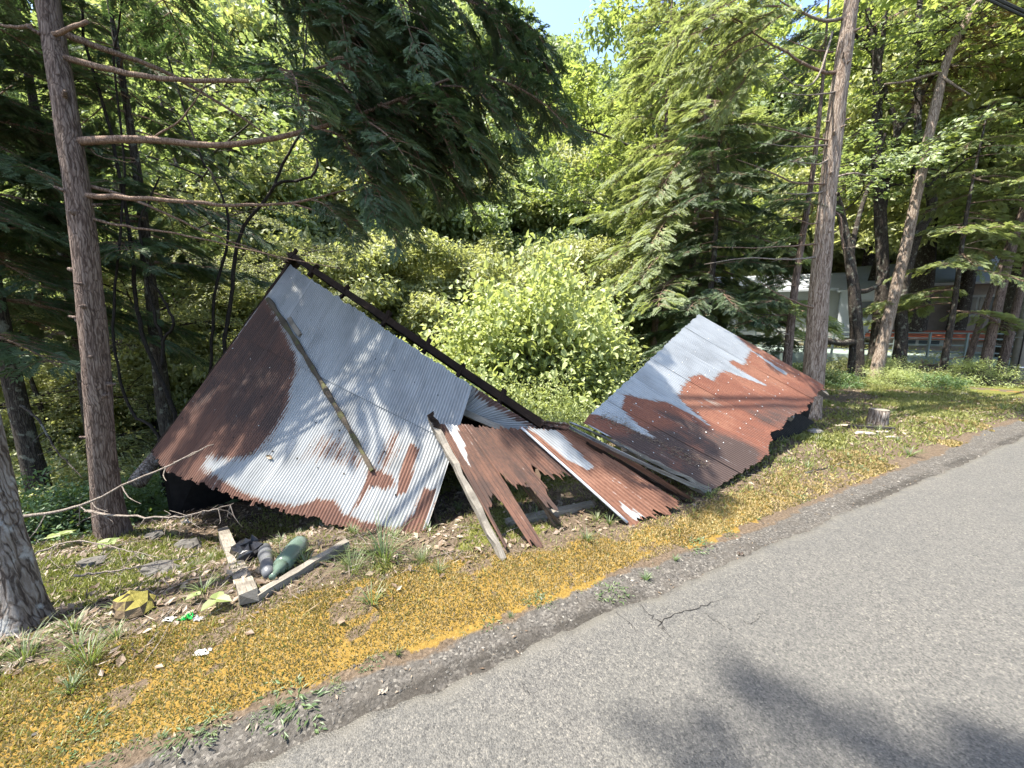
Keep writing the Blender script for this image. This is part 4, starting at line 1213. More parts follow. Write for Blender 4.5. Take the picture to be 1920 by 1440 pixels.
# the pale trunk on the right
b2 = at(1524, 705, 6.3); b2[2] = gz(b2[0], b2[1]) - .05
tree2 = thing("cypress_tree", "tall pale straight trunk with many bare side twigs, behind the right roof's end", "tree", tuple(b2))
tp = [b2, at(1526, 690, 6.35), at(1541, 480, 6.05), at(1562, 270, 5.8), at(1580, 120, 5.65), at(1597, 0, 5.55)]
tp += [tp[-1] + np.array([.03, 0, 1.5]), tp[-1] + np.array([.1, .1, 5.5])]
me, T2P = trunk_mesh(tp, [.15, .14, .125, .112, .10, .09, .08, .03], M['bark_pale'], 20, .18, 90, 3)
part("trunk", me, tree2)
D2L = [[(1570, 137, 5.67), (1545, 135, 5.62), (1500, 117, 5.57), (1470, 95, 5.51), (1440, 80, 5.46), (1385, 45, 5.35), (1320, 10, 5.25)],
       [(1572, 172, 5.67), (1520, 178, 5.62), (1450, 173, 5.57)], [(1556, 264, 5.78), (1510, 255, 5.67), (1460, 240, 5.57), (1405, 231, 5.46)],
       [(1556, 272, 5.78), (1500, 275, 5.67), (1425, 269, 5.57)], [(1548, 345, 5.83), (1490, 342, 5.78), (1450, 325, 5.67), (1425, 315, 5.57), (1380, 300, 5.46)],
       [(1545, 360, 5.88), (1500, 364, 5.78), (1460, 361, 5.67)], [(1536, 456, 6.04), (1500, 460, 5.88), (1420, 464, 5.78), (1330, 463, 5.57)],
       [(1534, 482, 6.04), (1480, 486, 5.88), (1400, 484, 5.78), (1320, 495, 5.57)], [(1526, 578, 6.14), (1490, 565, 6.04), (1455, 548, 5.99), (1420, 525, 5.88)],
       [(1585, 35, 5.62), (1545, 38, 5.57), (1500, 22, 5.46), (1460, 0, 5.35), (1420, -30, 5.25)], [(1562, 98, 5.67), (1520, 92, 5.62), (1465, 70, 5.46)],
       [(1552, 300, 5.78), (1530, 308, 5.72), (1475, 300, 5.57)], [(1545, 410, 5.99), (1520, 420, 5.88), (1470, 400, 5.67)],
       [(1570, 330, 5.78), (1600, 325, 5.67), (1640, 330, 5.57)], [(1556, 395, 5.99), (1575, 405, 5.88), (1580, 445, 5.88), (1582, 470, 5.88)],
       [(1562, 60, 5.67), (1530, 150, 5.46), (1490, 158, 5.35), (1460, 130, 5.25)]]
for k, l in enumerate(D2L):
    P = limb(tree2, l, .026 if k in (0, 9) else .016, .004, M['limb'] if k % 2 == 0 else M['deadwood'], "bare_branch", 60 + k, 14, 5)
    rg = np.random.default_rng(200 + k)
    for j in range(3):
        i = rg.integers(4, 13); d = rg.normal(0, 1, 3); d[2] = abs(d[2]) * .4 - .35; d = norm(d) * rg.uniform(.12, .35)
        v, f_ = tube(np.stack([P[i], P[i] + d * .55 + [0, 0, .01], P[i] + d + [0, 0, -.03]]), [.004, .003, .0015], 4, 0, False)
        part("twig", build_mesh("twig", v, f_, [M['deadwood']]), tree2)
stubs(tree2, T2P, .12, 16, M['bark_pale'], 5, 1.0, 6.0)
g2 = np.random.default_rng(33)
for P_, sc in ((0, .8), (9, .8)):
    PP = catmull(np.array([at(*p) for p in D2L[P_]]), 22)
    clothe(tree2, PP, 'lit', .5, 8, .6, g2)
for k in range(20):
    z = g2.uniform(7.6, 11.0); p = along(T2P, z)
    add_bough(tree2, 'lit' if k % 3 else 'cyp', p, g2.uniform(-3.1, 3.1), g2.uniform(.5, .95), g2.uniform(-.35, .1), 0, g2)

# cypress in the sunlit leaf colour between bush and pale trunk, and its darker neighbours
lit = conifer("bright yellow-green cypress with layered drooping boughs, left of the pale trunk", dirpx(1290, 10.6), 9.5, .10, 'lit', 71, 2.4, 90, 1.1, barkm='bark_cyp', azr=(-3.14, 3.14), name="sunlit_cypress_tree", down=(-.4, .1))
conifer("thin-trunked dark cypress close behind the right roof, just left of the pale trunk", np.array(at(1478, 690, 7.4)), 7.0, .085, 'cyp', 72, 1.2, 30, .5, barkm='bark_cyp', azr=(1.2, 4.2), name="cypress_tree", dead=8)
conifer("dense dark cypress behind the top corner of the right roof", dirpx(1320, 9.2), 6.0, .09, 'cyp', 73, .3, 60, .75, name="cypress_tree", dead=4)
conifer("yellow-green cypress over the middle bush, with fan-like sprays", dirpx(1225, 12.5), 11.5, .11, 'lit', 74, 2.2, 74, 1.2, barkm='bark_cyp', name="sunlit_cypress_tree")

# leaning and forked trunks at the right
b3 = drop(1640, 706)
d3 = math.hypot(b3[0], b3[1])
def rtree(label, lines, rads, mat, kinds=(), name="broadleaf_tree", seed=0, base=None):
    b = at(*lines[0][0]) if base is None else base
    b = np.array(b); zb = gz(b[0], b[1])
    root = thing(name, label, "tree", (b[0], b[1], zb))
    rg = np.random.default_rng(seed); Ps = []
    for k, l in enumerate(lines):
        pts = [at(*p) for p in l]
        if k == 0: pts = [np.array([pts[0][0], pts[0][1], zb - .1])] + pts[(1 if pts[0][2] < zb + .1 else 0):]
        P = catmull(pts, 40); Ps.append(P)
        v, f_ = tube(P, .72 * np.linspace(rads[k][0], rads[k][1], 40) * (1 + (.35 * np.exp(-np.arange(40) / 2.5) if k == 0 else 0)), 12, .22, True, seed + k)
        nm = "trunk" if k == 0 else "branch"
        part(nm, build_mesh(nm, v, f_, [mat], True), root)
    for (li, kind, t0, n, sc) in kinds:
        clothe(root, Ps[li], kind, t0, n, sc, rg, .1, 2.2)
    return root
D3 = 10.6
rtree("slender pale trunk leaning right, with peeling bark, rooted in the grass tuft", [[(1642, 706, D3), (1660, 620, D3 * .99), (1690, 500, D3 * .97), (1722, 350, D3 * .95), (1745, 240, D3 * .93), (1770, 130, D3 * .92), (1800, 60, D3 * .9), (1850, -20, D3 * .9)],
      [(1768, 145, 9.7), (1790, 160, 9.6), (1820, 178, 9.5)], [(1760, 135, 9.7), (1700, 152, 9.8), (1658, 158, 9.9)]], [(.21, .10), (.05, .02), (.05, .03)], M['bark_pale'], [(0, 'broad', .85, 8, 1.3)], seed=301)
rtree("dark mossy trunk with a crook, growing next to the peeling leaning trunk", [[(1604, 704, D3 + .3), (1606, 640, D3 + .2), (1602, 560, D3), (1592, 480, D3), (1578, 405, D3), (1560, 340, D3 - .2), (1548, 250, D3 - .3)],
      [(1600, 545, D3), (1625, 545, D3), (1650, 530, D3 - .1), (1665, 500, D3 - .2)], [(1600, 640, D3 + .2), (1575, 643, D3), (1540, 636, D3), (1490, 620, D3 - .2), (1445, 590, D3 - .3)], [(1594, 490, D3), (1602, 440, D3), (1618, 380, D3), (1640, 320, D3), (1660, 250, D3)]],
      [(.24, .09), (.10, .05), (.14, .05), (.10, .04)], M['bark_dark'], [(0, 'broad', .7, 9, 1.2), (3, 'broad', .6, 9, 1.2)], seed=302)
rtree("tall dark forked trunk rising straight behind the leaning pale one", [[(1640, 700, D3 + 1.4), (1648, 620, D3 + 1.3), (1655, 520, D3 + 1.2), (1650, 400, D3 + 1), (1644, 270, D3 + .8), (1645, 130, D3 + .6), (1632, 40, D3 + .5), (1625, -60, D3 + .5)],
      [(1645, 140, D3 + .6), (1656, 70, D3 + .5), (1668, -40, D3 + .5)], [(1652, 400, D3 + 1), (1668, 310, D3 + .9), (1682, 245, D3 + .8), (1662, 180, D3 + .7), (1640, 110, D3 + .6), (1600, 60, D3 + .6)], [(1682, 245, D3 + .8), (1716, 200, D3 + .8), (1753, 133, D3 + .7), (1813, 40, D3 + .6), (1850, -40, D3 + .6)]],
      [(.27, .11), (.10, .06), (.15, .05), (.12, .06)], M['bark_dark'], [(0, 'bright', .6, 14, 1.3), (1, 'bright', .3, 8, 1.3), (3, 'bright', .3, 12, 1.3)], seed=303)
rtree("dark trunk with reddish dead foliage high up and a white bare branch at its bend", [[(1690, 640, D3 + .6), (1690, 560, D3 + .6), (1716, 450, D3 + .5), (1747, 390, D3 + .4), (1738, 350, D3 + .4), (1716, 330, D3 + .4), (1720, 260, D3 + .3), (1722, 130, D3 + .2), (1722, 30, D3 + .2), (1730, -40, D3 + .2)],
      [(1746, 372, D3 + .4), (1750, 340, D3 + .4), (1780, 315, D3 + .3), (1812, 290, D3 + .2), (1818, 265, D3 + .2)], [(1722, 140, D3 + .2), (1760, 110, D3 + .2), (1800, 60, D3 + .2)]],
      [(.20, .08), (.06, .02), (.06, .03)], M['bark_dark'], [(0, 'red', .75, 9, 1.3), (2, 'red', .2, 8, 1.2), (0, 'broad', .8, 6, 1.2)], seed=304)
b6 = drop(1805, 706)
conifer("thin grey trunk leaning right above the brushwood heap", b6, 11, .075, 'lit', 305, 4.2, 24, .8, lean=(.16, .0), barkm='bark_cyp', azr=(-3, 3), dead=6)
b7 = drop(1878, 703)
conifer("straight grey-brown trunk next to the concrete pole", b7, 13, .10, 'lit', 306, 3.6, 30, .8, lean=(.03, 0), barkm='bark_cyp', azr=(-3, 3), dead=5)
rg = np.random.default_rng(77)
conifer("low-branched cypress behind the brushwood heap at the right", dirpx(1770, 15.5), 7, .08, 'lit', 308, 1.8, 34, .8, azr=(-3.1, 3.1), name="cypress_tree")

# bright broad-leaved tree at the top centre right
def broadtree(label, base, height, r, kind, seed, z0, n, sc, spread, name="broadleaf_tree", group=None, bark='bark_dark'):
    rg = np.random.default_rng(seed)
    base = np.array(base, float); base[2] = gz(base[0], base[1]) - .1
    root = thing(name, label, "tree", tuple(base), group)
    pts = [base + np.array([.12 * height * math.sin(seed + t * 2.2) * t, .05 * height * math.sin(seed * 2 + t * 3) * t, t * height * .9]) for t in np.linspace(0, 1, 6)]
    me, P = trunk_mesh(pts, np.linspace(r, r * .2, 6), M[bark], 12, .2, 30, seed)
    part("trunk", me, root)
    nb = 9
    for k in range(nb):
        z = base[2] + z0 + (height * .88 - z0) * (k + .5) / nb
        p = along(P, z); az = k * 2.4 + rg.uniform(-.4, .4)
        ln = spread * (1 - .5 * abs((k + .5) / nb - .4)) * rg.uniform(.75, 1.1)
        d = np.array([math.cos(az), math.sin(az), .45])
        q_ = np.stack([p, p + d * ln * .5, p + d * ln + [0, 0, -.1 * ln]])
        LP = catmull(q_, 14)
        v, f_ = tube(LP, np.linspace(r * .4, .008, 14), 6, .15, False, seed + k)
        part("branch", build_mesh("branch", v, f_, [M[bark]], True), root)
        clothe(root, LP, kind, .3, n // nb, sc, rg, .05, 2.4)
    return root
broadtree("bright yellow-green broad-leaved tree under the sky gap", dirpx(1165, 15.5), 14.5, .15, 'bright', 81, 5.5, 117, 1.5, 3.4)
broadtree("bright broad-leaved tree with sunlit crown in the top right corner", dirpx(1850, 17), 14, .10, 'bright', 82, 4.0, 99, 1.9, 4.0, bark='bark_cyp')
broadtree("bright broad-leaved tree whose leaves fill the gap between the forked trunks", dirpx(1600, 30), 15, .20, 'bright', 83, 5.4, 90, 2.4, 4.6)
broadtree("soft green broad-leaved tree top left, seen past the bare limbs", dirpx(420, 15), 13, .16, 'broad', 84, 2.5, 90, 1.9, 3.6)

# layered maples in the sunny hollow
for k, (px, d, h, lab) in enumerate([(560, 11.5, 4.6, "layered yellow-green maple right above the top corner of the grey slope"), 
                                     (1040, 13.0, 4.2, "olive-green maple just above the middle bush"),
                                     (420, 13.5, 6.0, "sunlit maple behind the crooked dark stem"), (680, 16.5, 6.2, "pale sunlit maple far back in the hollow"), (1130, 16, 5.0, "grey-green small tree far back behind the olive maple"),
                                     (250, 12.5, 4.2, "sunlit small maple between the slender dark stems"), (60, 12, 4.0, "sunlit small maple left of the big brown trunk")]):
    broadtree(lab, dirpx(px, d), h + max(0, -dirpx(px, d)[2]) * .8, .06, 'maple', 90 + k, h * .25, 72, 1.0, h * .45, name="maple_tree")

# the leafy bush between the roofs and other shrubs
def shrub_mesh(name, r, h, n, leaf, mats, seed, heart=False, clumps=46):
    rg = np.random.default_rng(seed); b = MB()
    cc = norm(rg.normal(0, 1, (clumps, 3))); cc[:, 2] = np.abs(cc[:, 2])
    rad = rg.uniform(.55, 1.0, clumps)[:, None]
    C = cc * rad * np.array([r, r, h])
    for k in range(clumps):
        root = np.array([rg.normal(0, r * .12), rg.normal(0, r * .12), 0])
        P = catmull(np.stack([root, C[k] * .5 + [0, 0, .12 * h], C[k]]), 6)
        v, f = tube(P, np.linspace(.011, .003, 6), 4, 0, False); b.add(v, f, 0)
    k = rg.integers(0, clumps, n)
    P = C[k] + rg.normal(0, 1, (n, 3)) * np.array([.16, .16, .11]) * (r / 1.1)
    P[:, 2] = np.maximum(P[:, 2], .02)
    D = norm(C[k] / np.array([r, r, h]) * .7 + rg.normal(0, .7, (n, 3)) + [0, 0, -.25])
    N = norm(rg.normal(0, .45, (n, 3)) + [0, 0, 1] + .4 * cc[k])
    L = leaf * rg.uniform(.55, 1.25, n)
    T = np.clip(rg.normal(.5, .16, clumps)[k] + rg.normal(0, .12, n), 0, 1)
    if heart:
        v, q_ = heart_leaves(P, D, N, L, L * .85); b.add(v, [q_], 1, np.repeat(T, 6))
    else:
        v, q_ = leaf_quads(P, D, N, L, L * .5); b.add(v, [q_], 1, np.repeat(T, 4))
    return b.mesh(name, mats)
SH = {'big': [shrub_mesh("shrub", 1.15, 1.7, 12000, .068, [M['bark_dark'], M['bush']], s, True, 70) for s in (1, 2)],
      'small': [shrub_mesh("shrub", 1.0, 1.1, 8000, .052, [M['bark_dark'], M['bush']], s) for s in (3, 4)],
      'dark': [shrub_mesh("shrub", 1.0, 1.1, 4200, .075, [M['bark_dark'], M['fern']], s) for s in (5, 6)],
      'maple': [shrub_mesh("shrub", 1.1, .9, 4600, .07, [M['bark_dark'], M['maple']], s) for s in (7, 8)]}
def shrub(kind, base, sc, label, seed, group=None, zoff=0, sz=1.0):
    rg = np.random.default_rng(seed)
    o = link("shrub", SH[kind][seed % 2]); o.location = (base[0], base[1], gz(base[0], base[1]) - .05 + zoff)
    o.scale = (sc, sc, sc * sz); o.rotation_euler = (0, 0, rg.uniform(0, 6.28))
    tag(o, label, "shrub", group)
shrub('big', dirpx(990, 7.2), 1.55, "largest bright bush with broad round leaves, between the two roofs", 0, sz=1.35)
shrub('big', dirpx(860, 7.0), 1.15, "bright round-leaved bush rising right of the ridge beam", 1, sz=1.2)
shrub('big', dirpx(1100, 7.4), 1.15, "bright bush with broad leaves touching the right roof's upper edge", 2, sz=1.15)
shrub('small', dirpx(930, 5.7), .85, "low fine-leaved bush in front of the largest round-leaved bush", 3)
shrub('small', dirpx(1060, 5.2), .62, "fine-leaved yellowish bush above the crumpled fold", 4)
shrub('small', dirpx(1140, 7.6), .95, "fine-leaved bush in the shade beside the right roof's top corner", 5)
shrub('small', dirpx(830, 7.4), 1.0, "fine-leaved bush behind the middle of the ridge beam", 6)
shrub('big', dirpx(1150, 8.6), 1.2, "pale leafy bush behind the right roof's upper left edge", 12, sz=1.0)
shrub('big', dirpx(800, 8.8), 1.3, "pale leafy bush behind the upper half of the ridge beam", 13, sz=.95)
shrub('small', dirpx(1010, 5.9), .9, "loose fine-leaved bush low in the gap between the roofs", 14, sz=1.2)
shrub('big', dirpx(800, 6.9), 1.0, "pale leafy bush hugging the middle of the ridge beam", 20, sz=1.05)
shrub('big', dirpx(930, 8.2), 1.6, "tall pale leafy growth rising behind the largest round-leaved bush", 21, sz=1.3)
shrub('big', dirpx(1075, 8.8), 1.6, "tall pale leafy growth between the largest bush and the bright cypress", 22, sz=1.2)
shrub('maple', dirpx(990, 9.2), 1.9, "yellowish shrub behind the largest round-leaved bush", 7)
shrub('maple', dirpx(640, 9.0), 1.7, "sunlit yellow-green shrub right above the upper part of the ridge beam", 15, sz=1.35)
shrub('maple', dirpx(560, 10.0), 1.9, "sunlit yellow-green shrub above the top left corner of the grey slope", 16, sz=1.4)
shrub('maple', dirpx(720, 11.5), 2.2, "tall sunlit yellow-green shrub behind the one above the ridge beam", 17, sz=1.5)
shrub('maple', dirpx(870, 11.5), 2.0, "sunlit yellow-green shrub up left of the largest round-leaved bush", 18, sz=1.5)
shrub('maple', dirpx(760, 9.5), 1.7, "yellowish shrub beyond the upper ridge beam", 8)
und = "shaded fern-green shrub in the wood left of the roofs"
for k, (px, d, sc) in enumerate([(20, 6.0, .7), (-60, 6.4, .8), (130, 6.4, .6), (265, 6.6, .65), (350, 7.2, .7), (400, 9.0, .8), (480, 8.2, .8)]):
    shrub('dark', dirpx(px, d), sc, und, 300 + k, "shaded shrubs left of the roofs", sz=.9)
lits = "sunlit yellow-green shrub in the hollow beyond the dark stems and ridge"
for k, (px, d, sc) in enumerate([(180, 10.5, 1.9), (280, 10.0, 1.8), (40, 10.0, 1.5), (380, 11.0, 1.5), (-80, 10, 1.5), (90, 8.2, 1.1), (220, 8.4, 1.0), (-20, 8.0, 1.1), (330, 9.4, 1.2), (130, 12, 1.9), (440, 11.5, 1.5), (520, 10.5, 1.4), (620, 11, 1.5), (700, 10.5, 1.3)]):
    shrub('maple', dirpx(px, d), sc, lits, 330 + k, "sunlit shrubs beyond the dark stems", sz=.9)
for k, (px, d, sc, kind) in enumerate([(1690, 13.5, .6, 'small'), (1730, 14.5, .7, 'maple'), (1760, 13.6, .6, 'dark'), (1580, 12.4, .5, 'dark'), (1600, 15.5, .8, 'maple'), (1840, 15.5, .8, 'small'), (1660, 15, .8, 'small'), (1540, 13, .7, 'dark'), (1500, 12.5, .8, 'maple')]):
    shrub(kind, dirpx(px, d), sc, "low shrub on the bank beyond the trunks at the right", 350 + k, "shrubs on the right bank", sz=.8)

# bare whitened shrub in the distance
br = dirpx(912, 17.5); br[2] = gz(br[0], br[1])
root = thing("bare_shrub", "leafless whitened shrub fanning out in the middle distance", "shrub", tuple(br))
rgb = np.random.default_rng(66)
for k in range(11):
    a = rgb.uniform(-.9, 1.2); h = rgb.uniform(3.4, 5.4)
    P = catmull(np.stack([br, br + [a * .5, 0, h * .55], br + [a * 1.9, rgb.normal(0, .3), h]]), 10)
    v, f = tube(P, np.linspace(.035, .008, 10), 5, .1, False, k)
    part("stem", build_mesh("stem", v, f, [M['deadwood']]), root)

# ------------------------------------------------------------------ forest on the far slope
def crown_broad(name, r, h, n, leaf, mats, seed, clumps=90):
    rg = np.random.default_rng(seed); b = MB()
    cc = norm(rg.normal(0, 1, (clumps, 3)))
    C = cc * rg.uniform(.5, 1.0, clumps)[:, None] * np.array([r, r, h / 2]) + np.array([0, 0, h / 2])
    C[:, :2] *= (1 + .25 * rg.normal(0, 1, (clumps, 1)) * .5)
    k = rg.integers(0, clumps, n)
    P = C[k] + norm(rg.normal(0, 1, (n, 3))) * (rg.random((n, 1)) ** .5) * np.array([.8, .8, .5]) * r * .30
    N = norm(rg.normal(0, .5, (n, 3)) + [0, 0, .8] + .5 * cc[k]); D = norm(rg.normal(0, 1, (n, 3)) + [0, 0, -.4])
    L = leaf * rg.uniform(.6, 1.3, n); T = np.clip(rg.normal(.5, .15, clumps)[k] + rg.normal(0, .13, n), 0, 1)
    v, q_ = leaf_quads(P, D, N, L, L * .6); b.add(v, [q_], 0, np.repeat(T, 4))
    return b.mesh(name, mats)
def crown_conifer(name, r, h, n, leaf, mats, seed, tiers=15):
    rg = np.random.default_rng(seed); b = MB()
    nb = tiers * 9
    bz = rg.random(nb) ** .85; ba = rg.uniform(0, 6.283, nb); bl = r * (1 - bz * .88) * rg.uniform(.7, 1.1, nb)
    k = rg.integers(0, nb, n); t = rg.random(n) ** .6
    dirv = np.stack([np.cos(ba[k]), np.sin(ba[k]), np.zeros(n)], -1)
    P = dirv * (bl[k] * t)[:, None] + np.stack([np.zeros(n), np.zeros(n), bz[k] * h - .35 * bl[k] * t * t + .12 * bl[k]], -1)
    P += rg.normal(0, 1, (n, 3)) * np.array([.18, .18, .10]) * r * .5
    D = norm(dirv + rg.normal(0, .55, (n, 3)) + [0, 0, -.3]); N = norm(rg.normal(0, .4, (n, 3)) + [0, 0, 1])
    L = leaf * rg.uniform(.6, 1.3, n); T = np.clip(rg.normal(.5, .15, nb)[k] + rg.normal(0, .13, n), 0, 1)
    v, q_ = leaf_quads(P, D, N, L, L * .38, .1, .2); b.add(v, [q_], 0, np.repeat(T, 4))
    return b.mesh(name, mats)
FT = {'cedar': [crown_conifer("crown", 2.3, 10, 30000, .26, [M['cedar']], s) for s in (1, 2, 3)],
      'broad': [crown_broad("crown", 3.0, 6.5, 34000, .165, [M['broad']], s) for s in (4, 5, 6)],
      'bright': [crown_broad("crown", 2.8, 5.5, 32000, .155, [M['maple']], s) for s in (7, 8)]}
tm, _ = trunk_mesh([np.array([0, 0, -.5]), np.array([.1, 0, 3]), np.array([0, .1, 7]), np.array([.05, 0, 10])], [.22, .18, .12, .04], M['bark_dark'], 9, .15, 14, 9)
HL = {'cedar': "pointed dark green conifer in the wood on the far slope", 'broad': "rounded green tree in the wood on the far slope", 'bright': "rounded yellow-green tree in the wood on the far slope"}
rgf = np.random.default_rng(99)
def far_tree(kind, x, y, sc, label=None, group=None):
    root = thing({'cedar': "conifer_tree", 'broad': "forest_tree", 'bright': "forest_tree"}[kind], HL[kind], "tree", (x, y, gz(x, y) - .2), {'cedar': "conifers on the far slope", 'broad': "green trees on the far slope", 'bright': "yellow-green trees on the far slope"}[kind])
    if label: root["label"] = label; root["group"] = group
    root.rotation_euler = (0, 0, rgf.uniform(0, 6.28)); root.scale = (sc, sc, sc)
    tk = link("trunk", tm, root); tk.scale = (1, 1, {'cedar': 1.0, 'broad': .72, 'bright': .55}[kind])
    c = link("crown", FT[kind][rgf.integers(len(FT[kind]))], root)
    c.location = (0, 0, {'cedar': 1.6, 'broad': 2.6, 'bright': 2.0}[kind])
n_far = 0
for i, s_ in enumerate(np.arange(14.5, 62, 3.4)):
    step = 3.6 + .035 * s_
    for u_ in np.arange(-75, 75, step):
        s2 = s_ + rgf.uniform(-1.3, 1.3); u2 = u_ + rgf.uniform(-1.4, 1.4)
        x, y = xy(s2, u2)
        if y < 4: continue
        b_ = 960 + FOCAL * x / y
        if b_ < -260 or b_ > 2150: continue
        if u2 > 14 and s2 < 40: continue
        if b_ < 420 and s2 < 22: continue
        if s2 > 30 and (b_ < 300) and i % 2: continue
        kd = 'cedar' if rgf.random() < .42 + .012 * (s2 - 20) else ('broad' if rgf.random() < .68 else 'bright')
        sc = rgf.uniform(.72, 1.12) * (.62 if s2 < 18 else .95)
        if 905 < b_ < 1060: sc *= .78
        far_tree(kd, x, y, sc); n_far += 1
# trees beyond the terrace on the right
for k in range(34):
    px = rgf.uniform(1230, 2080); d = rgf.uniform(36, 62)
    p = dirpx(px, d)
    far_tree('broad' if k % 3 else 'bright', p[0], p[1], rgf.uniform(1.2, 1.9), "tree rising behind the houses at the right", "trees behind the houses")
print("far trees", n_far)

# taller trees that close the view, each reaching a surveyed height
def tall(px, d, toppy, kind, wide=1.0):
    p = dirpx(px, d); r_ = ray(px, toppy)
    zt = EYE + d * r_[2] / math.hypot(r_[0], r_[1])
    full = 11.6 if kind == 'cedar' else (9.1 if kind == 'broad' else 7.5)
    sc = max(.5, (zt - p[2]) / full)
    far_tree(kind, p[0], p[1], sc, *(("tree rising behind the houses at the right", "trees behind the houses") if px > 1380 else ()))
for a in [(960, 31, 62, 'broad'), (905, 27, 25, 'broad'), (845, 25, -50, 'cedar'), (1015, 35, 78, 'cedar'), (1062, 31, 120, 'broad'), (1125, 28, 60, 'broad'), (1190, 25, 90, 'cedar'),
          (925, 22, 190, 'broad'), (1000, 24, 215, 'bright'), (1075, 22, 250, 'broad'), (1150, 21, 270, 'bright'), (965, 19.5, 300, 'broad'), (1040, 18.5, 340, 'broad'), (880, 20, 260, 'bright'), (1105, 18, 330, 'broad'),
          (780, 26, -90, 'cedar'), (700, 23, 20, 'broad'), (620, 26, -60, 'cedar'), (540, 22, 40, 'bright'), (450, 24, -40, 'broad'), (360, 24, 120, 'bright'), (250, 26, 60, 'broad'), (140, 25, 120, 'bright'), (30, 24, 60, 'broad'), (-80, 24, 60, 'broad'),
          (650, 18, 250, 'bright'), (740, 19, 220, 'broad'), (560, 17, 280, 'bright'), (820, 18, 300, 'broad'), (470, 17, 300, 'broad'),
          (1400, 42, 60, 'broad'), (1510, 44, 20, 'bright'), (1700, 27, -60, 'bright'), (1780, 30, 60, 'broad'), (1900, 24, -40, 'bright'), (1960, 26, 100, 'broad'), (1600, 36, 120, 'broad')]:
    tall(*a)

for px, d, sc, kd in [(430, 12.5, .75, 'bright'), (520, 12.2, .78, 'bright'), (600, 13.0, .80, 'bright'), (690, 12.6, .92, 'bright'), (770, 14.0, 1.05, 'bright'), (850, 12.8, .92, 'bright'), (930, 14.0, 1.02, 'bright'), (1010, 13.2, .86, 'bright'), (1090, 13.4, .82, 'bright'), (1160, 13.5, .55, 'broad'), (880, 16, .70, 'bright'), (1000, 16, .65, 'broad'), (700, 16, .75, 'bright'), (1210, 15, .62, 'broad'), (340, 13, .5, 'bright'), (240, 14, .55, 'bright'), (120, 13.5, .5, 'bright'), (10, 13, .5, 'bright')]:
    p_ = dirpx(px, d); far_tree(kd, p_[0], p_[1], sc, "low sunlit treetop in the hollow just behind the roofs", "low treetops in the hollow")

# ------------------------------------------------------------------ village across the terrace
def boxv(c, sx, sy, sz, rz=0.0):
    x = np.array([[-1, -1, 0], [1, -1, 0], [1, 1, 0], [-1, 1, 0], [-1, -1, 1], [1, -1, 1], [1, 1, 1], [-1, 1, 1]], float) * [sx / 2, sy / 2, sz]
    cz, sn = math.cos(rz), math.sin(rz)
    x = x @ np.array([[cz, sn, 0], [-sn, cz, 0], [0, 0, 1]])
    return x + np.asarray(c), [np.array([[0, 3, 2, 1], [4, 5, 6, 7], [0, 1, 5, 4], [1, 2, 6, 5], [2, 3, 7, 6], [3, 0, 4, 7]])]
def house(name, label, px, d, w, dp, h, rz, wall, roofm, roof_h=1.4, over=.5, nwin=3):
    p = dirpx(px, d)
    root = thing(name, label, "house", tuple(p)); root.rotation_euler = (0, 0, rz)
    v, f = boxv((0, 0, -.3), w, dp, h + .3)
    link("wall", build_mesh("wall", v, f, [wall]), root)
    a, b_ = w / 2 + over, dp / 2 + over
    rv = np.array([[-a, -b_, h - .15], [a, -b_, h - .15], [a, b_, h - .15], [-a, b_, h - .15], [-a, 0, h + roof_h], [a, 0, h + roof_h],
                   [-a, -b_, h - .03], [a, -b_, h - .03], [a, b_, h - .03], [-a, b_, h - .03], [-a, 0, h + roof_h + .12], [a, 0, h + roof_h + .12]])
    rf = [np.array([[6, 7, 11, 10], [10, 11, 8, 9], [0, 4, 5, 1], [4, 3, 2, 5], [0, 1, 7, 6], [3, 9, 8, 2]]), np.array([[0, 6, 10], [0, 10, 4], [3, 4, 10], [3, 10, 9], [1, 11, 7], [1, 5, 11], [2, 11, 5], [2, 8, 11]])]
    link("roof", build_mesh("roof", rv, rf, [roofm]), root)
    for k in range(nwin):
        x = -w / 2 + w * (k + .5) / nwin
        v, f = boxv((x, -dp / 2 - .03, h * .42), w / nwin * .5, .08, h * .36)
        wnd = link("window", build_mesh("window", v, f, [M['wall_pale'] if wall is not M['wall_pale'] else M['wood_grey']]), root)
        for sx in (-1, 1):
            v, f = boxv((x + sx * w / nwin * .115, -dp / 2 - .075, h * .46), w / nwin * .2, .04, h * .28)
            link("pane", build_mesh("pane", v, f, [M['glass_dark']]), wnd)
    v, f = boxv((w * .5 - .7, -dp / 2 - .03, .0), .85, .07, h * .75)
    link("door", build_mesh("door", v, f, [M['wall_brown']]), root)
house("house", "house with white metal roof seen left of the pale trunk", 1470, 31, 8, 5, 2.9, -.35, M['wall_pale'], M['roof_white'], 1.0)
house("house", "dull brown house with pale roof edge seen behind the dark boughs at the right", 1800, 33, 9, 5, 3.0, -.75, M['wall_brown'], M['roof_white'], 1.3)
house("shed", "small pale metal shed glimpsed between the forked trunks", 1625, 30, 3.2, 2.6, 2.6, -.6, M['roof_white'], M['roof_white'], .4, .2, 1)
house("shed", "low red-roofed shed glimpsed behind the thin leaning trunk", 1820, 27, 6.5, 2.2, .8, -.9, M['wall_brown'], M['roof_red'], .12, .25, 2)
